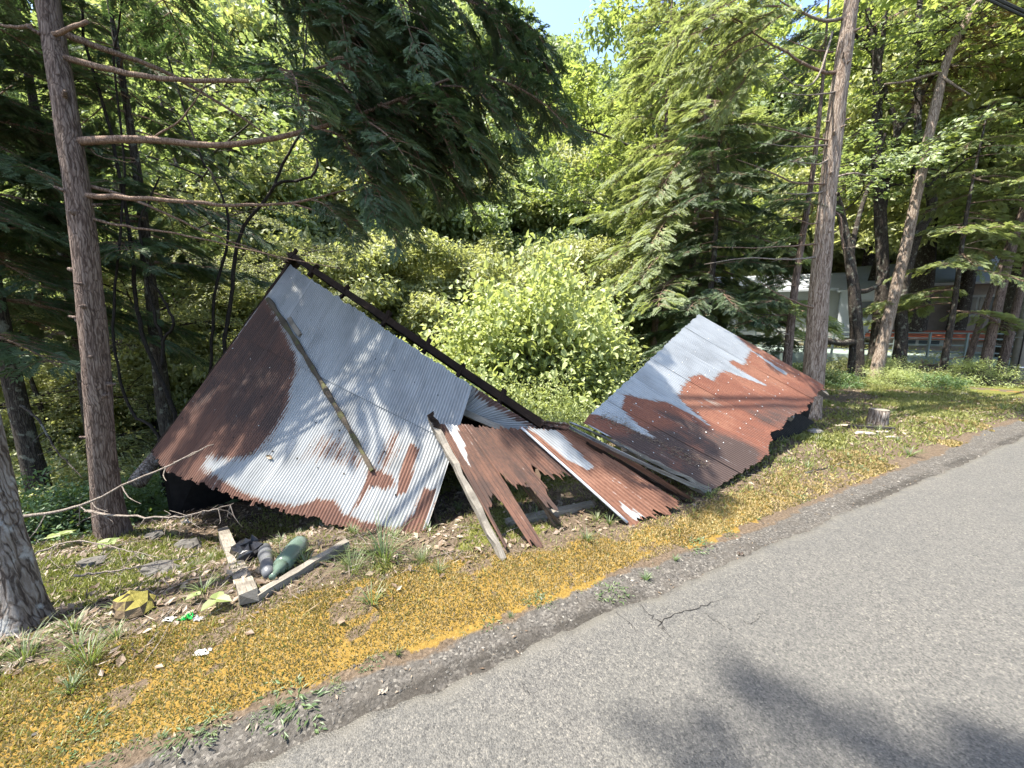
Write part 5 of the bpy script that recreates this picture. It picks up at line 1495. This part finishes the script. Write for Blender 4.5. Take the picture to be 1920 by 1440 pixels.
# pale green yard with its fence
def yard():
    cs = [drop(1470, 628), drop(1700, 634)]
    p = dirpx(1620, 25.5)
    v, f = boxv((p[0], p[1], p[2] - .4), 11, 8, .55, -.65)
    o = link("yard_slab", build_mesh("yard_slab", v, f, [M['court']])); o["kind"] = "structure"
    root = thing("mesh_fence", "low pale green fence along the yard between the trunks", "fence", tuple(p))
    for k in range(12):
        a = -5.2 + k * .95
        x = p[0] + a * math.cos(-.65) + 3.9 * math.sin(-.65); y = p[1] + a * math.sin(-.65) - 3.9 * math.cos(-.65)
        v, f = boxv((x, y, p[2] + .1), .06, .06, 1.0); part("post", build_mesh("post", v, f, [M['fence_green']]), root)
        if k < 11:
            x2 = x + .475 * math.cos(-.65); y2 = y + .475 * math.sin(-.65)
            for z_ in (.25, .5, .75, .95):
                v, f = boxv((x2, y2, p[2] + .1 + z_), .93, .025, .05, -.65); part("rail", build_mesh("rail", v, f, [M['fence_green']]), root)
yard()

# utility pole at the right edge and its cables
bp = drop(1909, 713)
pole = thing("utility_pole", "grey concrete utility pole at the right edge", "pole", tuple(bp))
v, f = tube(np.array([bp + [0, 0, -.3], bp + [0, 0, 3], bp + [0, 0, 9]]), [.20, .185, .13], 20)
part("shaft", build_mesh("shaft", v, f, [M['concrete']], True), pole)
for z_ in (1.15, .35, 2.6):
    v, f = tube(np.array([bp + [0, 0, z_], bp + [0, 0, z_ + .035]]), [.2 - z_ * .007 + .004] * 2, 20)
    part("steel_band", build_mesh("steel_band", v, f, [M['steel']], True), pole)
v, f = tube(np.array([bp + [-.19, -.08, .1], bp + [-.185, -.08, 3.0]]), [.016, .016], 6)
part("conduit", build_mesh("conduit", v, f, [M['cable']], True), pole)
ts = np.array(to_sun)
def cable(pxs, zc, r, label, dx=0):
    p = RR.over(*pxs, 0.0); k = (zc - p[2]) / ts[2]
    c = p + ts * k
    top = bp + [0, 0, zc + 1.9 - bp[2]]
    d = (c - top); far = c + d * 1.6
    P = catmull(np.stack([top, (top + c) / 2 + [0, 0, -.18], c, far]), 40)
    v, f = tube(P, r, 6)
    tag(link("power_cable", build_mesh("power_cable", v, f, [M['cable']])), label, "cable")
cable((1300, 748), 6.4, .030, "thicker overhead cable running from the concrete pole above the roofs")
cable((1335, 765), 6.3, .022, "thinner overhead cable running from the concrete pole above the roofs")

# ------------------------------------------------------------------ things on the verge
def lay_timber(p0, p1, w, h, mat, label, seed, z=(0, 0), name="timber"):
    a = drop(*p0); b_ = drop(*p1)
    a = a + [0, 0, h / 2 + z[0]]; b_ = b_ + [0, 0, h / 2 + z[1]]
    v, f = plank(a, b_, w, h, (0, 0, 1), .0015, 12, seed)
    o = link(name, build_mesh(name, v - a, f, [mat], uv=plank_uv(v, 12) + seed), None, tuple(a))
    tag(o, label, "timber")
lay_timber((420, 1010), (468, 1135), .085, .07, M['wood_grey'], "short square timber lying towards the road in front of the left roof", 1, (.05, .02))
lay_timber((482, 1128), (655, 1030), .05, .05, M['wood_grey'], "long thin timber running from the square timber under the left roof", 2, (.0, .03))
lay_timber((948, 985), (1110, 950), .07, .05, M['wood_grey'], "flat grey timber half buried under the torn panel", 3, (-.01, -.01))
lay_timber((820, 985), (800, 940), .02, .02, M['wood_brown'], "thin stick leaning against the right end of the left roof", 4, (.0, .22), "stick")
lay_timber((1620, 860), (1510, 890), .022, .022, M['bark_dark'], "thin grey stick lying in the moss right of the right roof", 6, name="stick")
# weathered log poking out below the left roof
l0, l1 = at(256, 905, 4.35), at(300, 852, 4.75)
v, f = tube(catmull(np.stack([l0, (l0 + l1) / 2 + [0, 0, .01], l1 + (l1 - l0) * .6]), 12), np.linspace(.085, .075, 12), 12, .3, True, 4)
tag(link("log", build_mesh("log", v, f, [M['bark_grey']], True)), "weathered pale log end sticking out below the brown corner of the left roof", "log")
# bottles and bag
def lathe(p0, p1, prof, seg=14):
    p0 = np.asarray(p0, float); p1 = np.asarray(p1, float)
    P = np.stack([p0 * (1 - t) + p1 * t for t, _ in prof]); return tube(P, [r for _, r in prof], seg)
bb0 = drop(528, 1078) + [0, 0, .055]; bb1 = drop(566, 1036) + [0, 0, .075]
bt = thing("bottle", "dirty green glass bottle lying beside the thin timber", "bottle", tuple(bb0))
v, f = lathe(bb1, bb0, [(0, .02), (.02, .05), (.08, .062), (.3, .064), (.6, .062), (.85, .058), (.97, .05), (1, .02)])
part("body", build_mesh("body", v, f, [M['bottle']], True), bt)
v, f = lathe(bb0, bb0 + (bb0 - bb1) * .35, [(0, .045), (.3, .030), (.5, .018), (.9, .017), (1, .02)])
part("neck", build_mesh("neck", v, f, [M['bottle']], True), bt)
b0_ = drop(505, 1088) + [0, 0, .04]; b1_ = drop(497, 1038) + [0, 0, .05]
v, f = lathe(b1_, b0_, [(0, .015), (.05, .04), (.3, .047), (.6, .036), (.8, .045), (1, .03)])
tag(link("bottle", build_mesh("bottle", v, f, [M['grey_plastic']], True)), "crushed grey plastic bottle left of the green one", "bottle")
bgp = drop(468, 1046)
v, f = rock(bgp + [0, 0, .05], .12, 5, .6, 14)
rgx = np.random.default_rng(4); v = v + rgx.normal(0, .012, v.shape)
tag(link("plastic_bag", build_mesh("plastic_bag", v, f, [M['black_plastic']])), "crumpled black plastic bag beside the square timber", "bag")
# wrapper and scraps
def scrap(px, py, size, mat, label, seed, name="scrap", h=.012, cat="litter"):
    rg = np.random.default_rng(seed); c = drop(px, py) + [0, 0, .006]
    n = 7; g = np.linspace(-1, 1, n); V = []
    for i in range(n):
        for j in range(n):
            V.append(c + [g[i] * size * rg.uniform(.8, 1.1), g[j] * size * .6 * rg.uniform(.8, 1.1), abs(rg.normal(0, h)) + .004])
    i = np.arange(n * n).reshape(n, n)
    q_ = np.stack([i[:-1, :-1], i[1:, :-1], i[1:, 1:], i[:-1, 1:]], -1).reshape(-1, 4)
    q_ = q_[rg.random(len(q_)) > .12]
    tag(link(name, build_mesh(name, np.array(V), [q_], [mat])), label, cat)
scrap(350, 1163, .035, M['litter_green'], "small bright green plastic wrapper in the grass", 1, "wrapper", .014)
scrap(372, 1166, .022, M['litter_white'], "white torn corner right beside the green wrapper", 2, "wrapper")
scrap(318, 1165, .030, M['litter_white'], "white strip of litter left of the green wrapper", 3, "wrapper", .006)
scrap(380, 1228, .03, M['litter_white'], "flat white paper scrap on the moss below the green wrapper", 4, "paper_scrap", .006)
scrap(718, 1303, .02, M['bark_chip'], "pale fallen leaf at the asphalt edge in the foreground", 5, "dead_leaf", .01, "leaf")
scrap(350, 985, .04, M['litter_white'], "pink-white scrap in the dark beneath the left roof", 6, "scrap", .03)
scrap(675, 1440 - 18, .022, M['deadleaf'], "small orange-brown leaf on the asphalt at the bottom edge", 7, "dead_leaf", .008, "leaf")
scrap(1388, 1042, .022, M['deadleaf'], "orange-brown leaf on the dark strip beside the asphalt", 8, "dead_leaf", .008, "leaf")
# rocks
def put_rock(px, py, r, mat, label, seed, flat=.6, name="rock"):
    c = drop(px, py); v, f = rock(c + [0, 0, r * flat * .75], r, seed, flat, 11)
    tag(link(name, build_mesh(name, v - c, f, [mat], False), None, tuple(c)), label, "rock")
put_rock(250, 1148, .10, M['mossrock'], "moss-topped block-like rock in the left foreground", 1, .62)
put_rock(170, 1062, .09, M['stone'], "flat grey rock near the foot of the big brown trunk", 2, .35)
put_rock(290, 1010, .08, M['stone'], "grey rock under the dead twigs right of the big brown trunk", 3, .5)
put_rock(355, 1030, .10, M['stone'], "grey-brown rock left of the square timber", 4, .5)
put_rock(300, 1075, .12, M['stone'], "long low grey rock above the moss-topped one", 5, .3)
put_rock(1500, 800, .10, M['stone_pale'], "pale rock lying by the ragged end of the right roof", 6, .4)
put_rock(1530, 812, .09, M['stone_pale'], "small pale rock between the right roof and the stump", 7, .4)
# stump with bark bits and a charred log
sp = drop(1645, 797)
st = thing("tree_stump", "short grey tree stump standing in the gravelly clearing", "stump", tuple(sp))
v, f = tube(np.array([sp + [0, 0, -.05], sp + [0, 0, .03], sp + [0, 0, .13], sp + [.005, 0, .24]]), [.16, .135, .12, .122], 18, .22, True, 7)
part("trunk_base", build_mesh("trunk_base", v, f, [M['bark_grey']], True), st)
th = np.linspace(0, 2 * np.pi, 19)[:-1]
cv = np.c_[sp[0] + np.cos(th) * .114, sp[1] + np.sin(th) * .114, np.full(18, sp[2] + .247)]
part("cut_face", build_mesh("cut_face", np.vstack([cv, [[sp[0], sp[1], sp[2] + .252]]]), [np.array([(i, (i + 1) % 18, 18) for i in range(18)])], [M['wood_grey']]), st)
lay_timber((1590, 803), (1675, 808), .06, .05, M['char'], "dark charred log lying at the foot of the stump", 8, name="charred_log")
for k, (px, py, r_) in enumerate([(1620, 815, .10), (1655, 812, .07), (1672, 822, .06), (1585, 800, .07)]):
    lab = ["long bleached bark slab in front of the charred log", "bleached bark chip right below the charred log", "reddish bark chip right of the charred log", "pale bark chip left of the charred log"][k]
    c = drop(px, py); v, f = rock(c + [0, 0, .02], r_, 30 + k, .22, 9); v = c + (v - c) * np.array([1.5, .7, 1])
    tag(link("bark_chip", build_mesh("bark_chip", v, f, [M['bark_chip']])), lab, "bark")
for k, (px, py) in enumerate([(1728, 752), (1805, 738)]):
    c = drop(px, py); v, f = rock(c + [0, 0, .0], .30, 40 + k, .10, 12)
    tag(link("flat_stone", build_mesh("flat_stone", v, f, [M['stone']])), ["flat dark slab in the clearing, nearer to the stump", "flat dark slab in the clearing, nearer to the concrete pole"][k], "stone")

# dead fallen branches
def dead_branch(label, main, r, seed, twigs=10, tl=.25, name="fallen_branch", mat='deadwood', down=True):
    rg = np.random.default_rng(seed)
    pts = np.array([at(*p) for p in main]); P = catmull(pts, 26)
    P = P + rg.normal(0, .004, P.shape)
    root = thing(name, label, "branch", tuple(P[0]))
    v, f = tube(P, np.linspace(r, r * .3, 26), 6, .2, True, seed)
    part("stem", build_mesh("stem", v, f, [M[mat]], True), root)
    for k in range(twigs):
        i = rg.integers(3, 25); d = norm(rg.normal(0, 1, 3) * [1, .6, .6] + ([0.1, 0, -.5] if down else [.2, 0, .3])) * tl * rg.uniform(.5, 1.3)
        v, f = tube(catmull(np.stack([P[i], P[i] + d * .5 + rg.normal(0, .02, 3), P[i] + d]), 5), np.linspace(r * .4, r * .14, 5), 4, 0, False)
        part("twig", build_mesh("twig", v, f, [M[mat]]), root)
dead_branch("long bare dead branch crossing the big brown trunk's foot", [(-10, 975, 2.75), (90, 962, 2.8), (160, 945, 2.85), (240, 905, 2.9), (320, 872, 2.95), (360, 850, 3.0), (400, 832, 3.05)], .012, 1, 8, .22)
dead_branch("bare dead branch with hanging twigs in front of the dark gap", [(160, 958, 2.95), (210, 966, 2.9), (290, 970, 2.85), (350, 968, 2.85), (400, 955, 2.9), (440, 945, 2.95)], .009, 2, 16, .17)
dead_branch("thin pale stick lying across the ground by the green wrapper", [(105, 1172, 2.05), (190, 1165, 2.1), (280, 1150, 2.15), (370, 1140, 2.2), (460, 1145, 2.2), (505, 1148, 2.2)], .010, 3, 3, .08)
dead_branch("thin dead branch lying over the litter left of the square timber", [(140, 1080, 2.35), (210, 1070, 2.45), (290, 1058, 2.5), (370, 1042, 2.55)], .007, 4, 9, .15)
dead_branch("slanting dark dead branch leaning on the big brown trunk from the left", [(40, 760, 4.1), (75, 790, 4.0), (110, 850, 3.9), (155, 895, 3.7)], .014, 5, 4, .3, mat='bark_dark')
dead_branch("bare twigs on the ground at the foot of the big brown trunk", [(60, 1040, 2.7), (140, 1015, 2.8), (230, 1030, 2.8), (300, 1045, 2.75)], .007, 6, 12, .2)
# brushwood heap on the right
bh = drop(1760, 708)
rgh = np.random.default_rng(8)
hb = thing("brushwood_heap", "heap of dark cut brushwood and twigs under the thin leaning trunk", "brushwood", tuple(bh))
for k in range(90):
    c = bh + np.array([rgh.normal(0, 1.0), rgh.normal(.3, .5), 0]); c[2] = gz(c[0], c[1]) + abs(rgh.normal(0, .16))
    d = norm(rgh.normal(0, 1, 3) * [1, 1, .25]) * rgh.uniform(.3, .8)
    v, f = tube(np.stack([c - d / 2, c + [0, 0, .04], c + d / 2]), [.014, .012, .005], 4, 0, False)
    part("brush_stick", build_mesh("brush_stick", v, f, [M[['bark_dark', 'limb', 'bark_cyp'][k % 3]]]), hb)
for k in range(3):
    c = bh + np.array([rgh.uniform(-.8, .9), rgh.uniform(-.1, .3), .1]); d = np.array([rgh.uniform(.2, .35), rgh.uniform(-.1, .1), 0])
    v, f = tube(np.stack([c - d, c, c + d]), [.07, .075, .07], 10, .2); part("cut_log", build_mesh("cut_log", v, f, [M['limb']], True), hb)

# ------------------------------------------------------------------ grass tufts, weeds, seedlings
def tuft_mesh(name, n, h, w, spread, mat, seed, droop=.6):
    rg = np.random.default_rng(seed); b = MB()
    for k in range(n):
        az = rg.uniform(0, 6.283); hh = h * rg.uniform(.45, 1.15); r0 = rg.uniform(0, spread * .25)
        d = np.array([math.cos(az), math.sin(az), 0]); out = spread * rg.uniform(.3, 1.1)
        t = np.linspace(0, 1, 6)
        P = np.outer(r0 + out * t ** 1.5, d) + np.outer(hh * (t - droop * t ** 2.6 * rg.uniform(.4, 1.1)), [0, 0, 1])
        sd = np.array([-d[1], d[0], 0]); ww = w * (1 - t ** 2 * .95) * rg.uniform(.7, 1.2)
        V = np.vstack([P + np.outer(ww / 2, sd), P - np.outer(ww / 2, sd)]); i = np.arange(5)
        b.add(V, [np.stack([i, i + 1, 7 + i, 6 + i], -1)], 0, float(np.clip(rg.normal(.5, .22), 0, 1)))
    return b.mesh(name, [mat])
TF = {'sedge': [tuft_mesh("grass_tuft", 85, .42, .006, .34, M['grassblade'], s) for s in (1, 2)],
      'weed': [tuft_mesh("weed", 46, .055, .0055, .10, M['weed'], s, .5) for s in (3, 4, 5, 6)],
      'grass': [tuft_mesh("grass_tuft", 30, .11, .005, .09, M['grassblade'], s, .5) for s in (7, 8, 9)]}
def mat_weed(name, n, r, leaf, mat, seed):
    rg = np.random.default_rng(seed); b = MB()
    az = rg.uniform(0, 6.28, n); q_ = r * rg.random(n) ** .7
    P = np.stack([np.cos(az) * q_, np.sin(az) * q_ * .6, .004 + .035 * rg.random(n) * (1 - q_ / r)], -1)
    D = norm(np.stack([np.cos(az), np.sin(az), rg.uniform(-.1, .6, n)], -1) + rg.normal(0, .5, (n, 3)) * [1, 1, .3]); N = norm(rg.normal(0, .4, (n, 3)) + [0, 0, 1])
    L = leaf * rg.uniform(.5, 1.4, n); v, f = leaf_quads(P, D, N, L, L * .3); b.add(v, [f], 0, np.repeat(np.clip(rg.normal(.5, .22, n), 0, 1), 4))
    return b.mesh(name, [mat])
TF['weed'] = [tuft_mesh("weed", 30, .075, .004, .05, M['weed'], 64, .4), mat_weed("weed", 170, .11, .019, M['weed'], 61), mat_weed("weed", 140, .09, .016, M['grassblade'], 62), mat_weed("weed", 240, .15, .021, M['weed'], 63)]
def tuft(kind, px, py, sc, label, cat, seed, group=None, name="grass_tuft", sz=1.0):
    rg = np.random.default_rng(seed); c = drop(px, py)
    o = link(name, TF[kind][seed % len(TF[kind])], None, tuple(c + [0, 0, -.005]))
    if kind == 'weed': sc = sc * rg.uniform(.45, 1.0)
    o.scale = (sc, sc, sc * sz); o.rotation_euler = (rg.normal(0, .1), rg.normal(0, .1), rg.uniform(0, 6.28))
    tag(o, label, cat, group)
tuft('sedge', 718, 1052, .85, "large arching sedge tuft below the right end of the left roof", "grass", 0)
tuft('sedge', 660, 1075, .55, "smaller drooping sedge left of the large sedge tuft", "grass", 1)
tuft('sedge', 790, 1055, .40, "small yellowish sedge right of the large sedge tuft", "grass", 2)
tuft('sedge', 165, 1248, .55, "arching sedge tuft in the left foreground moss", "grass", 3)
tuft('sedge', 45, 1240, .48, "pale dry sedge tuft at the foot of the flaking left trunk", "grass", 4)
tuft('sedge', 320, 1010, .4, "dull sedge under the dead twigs left of the square timber", "grass", 5)
tuft('grass', 1730, 795, 1.3, "bluish grass tuft right of the stump by the asphalt", "grass", 6)
tuft('grass', 1705, 855, 1.5, "wider grass tuft between stump and asphalt", "grass", 8)
tuft('grass', 1880, 768, 1.6, "grass tuft near the concrete pole by the asphalt", "grass", 7)
wl = "small green weed tuft in the gravel along the asphalt edge"
wpx = [(1210, 1090, 1.5), (1150, 1112, 1.3), (1085, 1110, 1.2), (1020, 1128, 1.2), (960, 1160, 1.5), (920, 1168, 1.1), (865, 1185, .8), (800, 1190, .8), (745, 1228, .9), (700, 1238, 1.2), (625, 1290, 1.0), (555, 1310, 1.5), (520, 1330, 1.4), (480, 1350, 1.0), (400, 1345, 1.4), (345, 1375, 1.3), (300, 1390, 1.5), (250, 1400, 1.2), (200, 1410, 1.4),
       (60, 1425, 1.4), (1265, 1052, 1.5), (1300, 1030, 1.6), (1345, 1000, 1.4), (1375, 1000, 1.7), (1420, 975, 1.2), (1500, 935, 1.5), (1540, 915, 1.4), (1600, 880, 1.5), (1650, 865, 1.3), (1235, 1070, 1.2), (1120, 1098, 1.1), (130, 1400, 1.1), (360, 1300, .8), (640, 1255, .8)]
for k, (px, py, sc) in enumerate(wpx):
    tuft('weed', px, py, sc * .95, wl, "weed", 500 + k, "weeds along the asphalt edge", "weed")
gl = "short grass tuft scattered among the moss and litter of the verge"
rgt = np.random.default_rng(15); kk = 0
while kk < 130:
    s_ = rgt.uniform(.55, 2.6); u_ = rgt.uniform(-2.2, 9)
    x, y = xy(s_, u_)
    pp = proj(np.array([x, y, gz(x, y)]))
    if y < .8 or not (0 < pp[0] < 1920 and pp[1] < 1440): continue
    o = link("grass_tuft", TF['grass'][kk % 3], None, (x, y, gz(x, y) - .005)); sc = rgt.uniform(.6, 1.3)
    o.scale = (sc, sc, sc); o.rotation_euler = (0, 0, rgt.uniform(0, 6.28)); tag(o, gl, "grass", "short grass tufts on the verge"); kk += 1

def seedling(px, py, h, leaf, label, seed, n=4):
    rg = np.random.default_rng(seed); c = drop(px, py)
    root = thing("seedling", label, "plant", tuple(c))
    v, f = tube(np.stack([c, c + [0, 0, h * .5], c + [.01, 0, h]]), [.004, .003, .003], 5); part("stem", build_mesh("stem", v, f, [M['weed']]), root)
    for k in range(n):
        az = k * 6.283 / n + rg.uniform(-.4, .4)
        v, q_ = heart_leaves(np.array([c + [0, 0, h * rg.uniform(.8, 1.05)]]), np.array([[math.cos(az), math.sin(az), rg.uniform(-.1, .35)]]), np.array([[0, 0, 1.0]]), leaf * rg.uniform(.8, 1.15), leaf * .9, .15)
        part("leaf", build_mesh("leaf", v, [q_], [M['broad_lit']], False, {"tint": np.full(6, rg.uniform(.4, .9))}), root)
seedling(408, 1145, .07, .075, "bright broad-leaved seedling beside the thin pale stick", 1, 3)
seedling(368, 1130, .06, .045, "smaller bright seedling up left of the broad-leaved one", 2, 3)
seedling(205, 1035, .10, .10, "three-leaved seedling at the foot of the big brown trunk", 3, 4)
seedling(118, 1030, .14, .11, "tall broad-leaved seedling left of the big brown trunk", 4, 4)
seedling(1130, 905, .06, .06, "small green seedling growing through the gap beside the orange sheet", 5, 5)
seedling(1185, 920, .06, .06, "second green seedling in the gap, nearer to the road", 6, 5)
seedling(1155, 895, .05, .05, "tiny green seedling between the two in the gap", 7, 4)
# ferns in the shaded hollow on the left
def fern(px, py, d, sc, label, seed, group):
    rg = np.random.default_rng(seed); b = MB()
    for k in range(9):
        az = rg.uniform(0, 6.28); t = np.linspace(0, 1, 14)
        P = np.outer(t * .55, [math.cos(az), math.sin(az), 0]) + np.outer(.35 * t - .33 * t * t, [0, 0, 1])
        tg = norm(np.gradient(P, axis=0)); sd = np.array([-math.sin(az), math.cos(az), 0])
        for sg in (-1, 1):
            v, q_ = leaf_quads(P[1:], tg[1:] * .4 + sd * sg, np.cross(tg[1:], sd * 1.0) * -1 + [0, 0, 1.0], .15 * np.sin(np.linspace(.5, 3.0, 13)) + .02, .035); b.add(v, [q_], 0, rg.uniform(.2, .9))
    c = dirpx(px, d); o = link("fern", b.mesh("fern", [M['fern']]), None, tuple(c)); o.scale = (sc,) * 3; tag(o, label, "fern", group)
for k, (px, d) in enumerate([(250, 6.4), (300, 6.6), (345, 6.4), (120, 6.6), (200, 6.8), (370, 6.6), (155, 7.0), (95, 7.0), (30, 6.6)]):
    fern(px, 0, d, 1.2, "green fern in the shaded hollow left of the brown roof", 600 + k, "ferns in the shaded hollow")

# ------------------------------------------------------------------ uncountable ground cover
def scatter(n, smin, smax, umin, umax, prob, rg, power=1.0):
    out = np.zeros((0, 2))
    while len(out) < n:
        s_ = rg.uniform(smin, smax, n * 3); u_ = umin + (umax - umin) * rg.random(n * 3) ** power
        k = rg.random(n * 3) < prob(s_, u_)
        out = np.vstack([out, np.c_[s_[k], u_[k]]])
    out = out[:n]; x, y = xy(out[:, 0], out[:, 1])
    return np.stack([x, y, ground_z(x, y)], -1), out
def fibres(name, label, cat, n, rng_, prob, h, w, mat, seed, lean=.6, tonef=None):
    rg = np.random.default_rng(seed)
    P, so = scatter(n, *rng_, prob, rg, 1.5)
    dist = np.hypot(P[:, 0], P[:, 1])
    k = np.clip(dist / 2.2, .8, 3.5)
    D = norm(rg.normal(0, lean, (n, 3)) * [1, 1, .2] + [0, 0, 1]); N = norm(rg.normal(0, 1, (n, 3)) * [1, 1, .2])
    L = h * rg.uniform(.5, 1.3, n) * k ** .5; T = np.clip(rg.normal(.5, .2, n) + (0 if tonef is None else tonef(so)), 0, 1)
    v, q_ = leaf_quads(P - [0, 0, .004], D, N, L, w * k, .15, .1)
    o = link(name, build_mesh(name, v, [q_], [mat], False, {"tint": np.repeat(T, 4)}))
    o["kind"] = "stuff"; o["label"] = label; o["category"] = cat
big = lambda s_, u_: .35 * (fbm(u_ * 3.1, s_ * 3.1 + 4) - .5) * 2
fibres("golden_moss", "golden orange moss cushion strip along the asphalt", "moss", 95000, (.25, 1.9, -2.6, 12), moss_mask, .020, .008, M['mossfib'], 1, .7, lambda so: big(so[:, 0], so[:, 1]))
fibres("green_moss", "yellow-green moss and fine grass behind the golden strip", "moss", 90000, (.25, 4.0, -3.2, 13), lambda s_, u_: .9 * green_mask(s_, u_) + .16 * smooth(s_, .3, .5) * (1 - smooth(s_, 1.6, 2.5)), .035, .006, M['mossgreen'], 2, .7)
def flakes(name, label, cat, n, rng_, prob, size, mat, seed, elong=.55, zlift=.006, tilt=.35):
    rg = np.random.default_rng(seed)
    P, so = scatter(n, *rng_, prob, rg, 1.4)
    az = rg.uniform(0, 6.28, n); D = np.stack([np.cos(az), np.sin(az), rg.normal(0, tilt, n)], -1)
    N = norm(rg.normal(0, tilt, (n, 3)) + [0, 0, 1]); L = size * rg.uniform(.35, 1.4, n)
    v, q_ = leaf_quads(P + np.stack([0 * az, 0 * az, zlift * (1 + rg.random(n))], -1), D, N, L, L * elong, .2, -.1)
    o = link(name, build_mesh(name, v, [q_], [mat], False, {"tint": np.repeat(np.clip(rg.normal(.42, .22, n), 0, 1), 4)}))
    o["kind"] = "stuff"; o["label"] = label; o["category"] = cat
flakes("leaf_litter", "dry brown and beige leaf litter on the verge", "leaves", 20000, (.5, 4.5, -3.5, 13), lambda s_, u_: litter_mask(s_, u_) * (1 - .85 * moss_mask(s_, u_)) * (.25 + .75 * smooth(fbm(u_ * 2, s_ * 2 + 40), .4, .6)), .05, M['deadleaf'], 3)
flakes("needle_litter", "fine straw and needle litter between moss and roofs", "litter", 26000, (.35, 4.0, -3.2, 12), lambda s_, u_: litter_mask(s_, u_) * (1 - .6 * moss_mask(s_, u_)) * .9, .07, M['deadleaf'], 4, .06, .008, .25)
flakes("road_debris", "stray chaff and specks lying on the asphalt", "litter", 260, (-3.2, .25, -.6, 6), lambda s_, u_: .04 + .9 * smooth(s_, -.35, .1), .022, M['deadleaf'], 6, .3, .004, .1)
# needles caught on the right roof
rgn = np.random.default_rng(44); n = 700
t = rgn.random(n); uu_ = .06 + rgn.normal(0, .014, n) + .03 * t; vv_ = .05 + .80 * t
Pn = RR.pos(uu_, vv_) + RR.nrm(uu_, vv_) * .014
az = rgn.uniform(0, 6.28, n); v, q_ = leaf_quads(Pn, np.stack([np.cos(az), np.sin(az), rgn.normal(0, .15, n)], -1), np.broadcast_to(nR, (n, 3)), rgn.uniform(.012, .05, n), .005)
o = link("roof_needles", build_mesh("roof_needles", v, [q_], [M['deadleaf']], False, {"tint": np.repeat(rgn.uniform(.1, .6, n), 4)})); o["kind"] = "stuff"; o["label"] = "band of dry needles caught on the right roof"; o["category"] = "needles"
# fallen twigs
rgw = np.random.default_rng(52); n = 1500
P, so = scatter(n, .75, 4.2, -3.6, 9, lambda s_, u_: litter_mask(s_, u_) * (.35 + .65 * (1 - smooth(u_, 0, 2.0))) * (1 - .8 * moss_mask(s_, u_)), rgw, 1.2)
b = MB()
for k in range(n):
    az = rgw.uniform(0, 6.28); ln = rgw.gamma(2.2, .06) + .04; d = np.array([math.cos(az), math.sin(az), rgw.normal(0, .12)]) * ln
    c = P[k] + [0, 0, .012]; m_ = c + rgw.normal(0, .06 * ln, 3); r_ = rgw.uniform(.0015, .0045)
    v, f = tube(np.stack([c - d / 2, m_, c + d / 2]), [r_, r_ * .9, r_ * .5], 4, 0, False); b.add(v, f, int(rgw.random() < .45))
o = link("twig_litter", b.mesh("twig_litter", [M['deadwood'], M['bark_dark']])); o["kind"] = "stuff"; o["label"] = "fallen dry twigs strewn over the verge and under the trees"; o["category"] = "twigs"
# gravel
rgg = np.random.default_rng(21); n = 2600
P, so = scatter(n, -.02, .55, -2.2, 11, lambda s_, u_: gravel_mask(s_, u_) * .9 + .05, rgg, 1.5)
octv = np.array([[1, 0, 0], [-1, 0, 0], [0, 1, 0], [0, -1, 0], [0, 0, 1], [0, 0, -1]], float); octf = np.array([[0, 2, 4], [2, 1, 4], [1, 3, 4], [3, 0, 4], [2, 0, 5], [1, 2, 5], [3, 1, 5], [0, 3, 5]])
rr_ = rgg.gamma(2.0, .0016, n) + .0015
V = P[:, None, :] + [0, 0, .002] + octv[None] * rr_[:, None, None] * rgg.uniform(.6, 1.3, (n, 6, 1)) * np.array([1, 1, .7])
o = link("gravel", build_mesh("gravel", V.reshape(-1, 3), [(np.arange(n)[:, None, None] * 6 + octf[None]).reshape(-1, 3)], [M['stone_pale'], M['stone']], False, midx=[np.repeat(rgg.integers(0, 6, n) > 0, 8)]))
o["kind"] = "stuff"; o["label"] = "loose small gravel in the gutter beside the asphalt"; o["category"] = "gravel"
# undergrowth in the hollow
def undergrowth(name, label, n, rng_, prob, leaf, mat, seed, h):
    rg = np.random.default_rng(seed)
    P, so = scatter(n, *rng_, prob, rg)
    P[:, 2] += rg.random(n) ** 1.5 * h
    D = norm(rg.normal(0, 1, (n, 3)) * [1, 1, .5]); N = norm(rg.normal(0, .5, (n, 3)) + [0, 0, 1]); L = leaf * rg.uniform(.5, 1.4, n)
    v, q_ = leaf_quads(P, D, N, L, L * .5)
    o = link(name, build_mesh(name, v, [q_], [mat], False, {"tint": np.repeat(np.clip(rg.normal(.5, .2, n), 0, 1), 4)})); o["kind"] = "stuff"; o["label"] = label; o["category"] = "undergrowth"
clump = lambda s_, u_: smooth(fbm(u_ * .9, s_ * .9 + 11), .36, .6)
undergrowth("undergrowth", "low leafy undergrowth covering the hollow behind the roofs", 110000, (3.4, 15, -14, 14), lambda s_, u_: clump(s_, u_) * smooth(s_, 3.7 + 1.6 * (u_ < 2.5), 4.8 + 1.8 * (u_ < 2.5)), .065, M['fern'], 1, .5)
undergrowth("slope_undergrowth", "sunlit leafy undergrowth at the foot of the far slope", 40000, (12, 34, -30, 18), clump, .24, M['broad'], 2, .7)
undergrowth("bank_undergrowth", "leafy undergrowth on the bank beyond the right-hand trunks", 16000, (2.6, 14, 11.5, 28), lambda s_, u_: clump(s_, u_) * smooth(s_, 3, 4.5), .10, M['maple'], 3, .4)
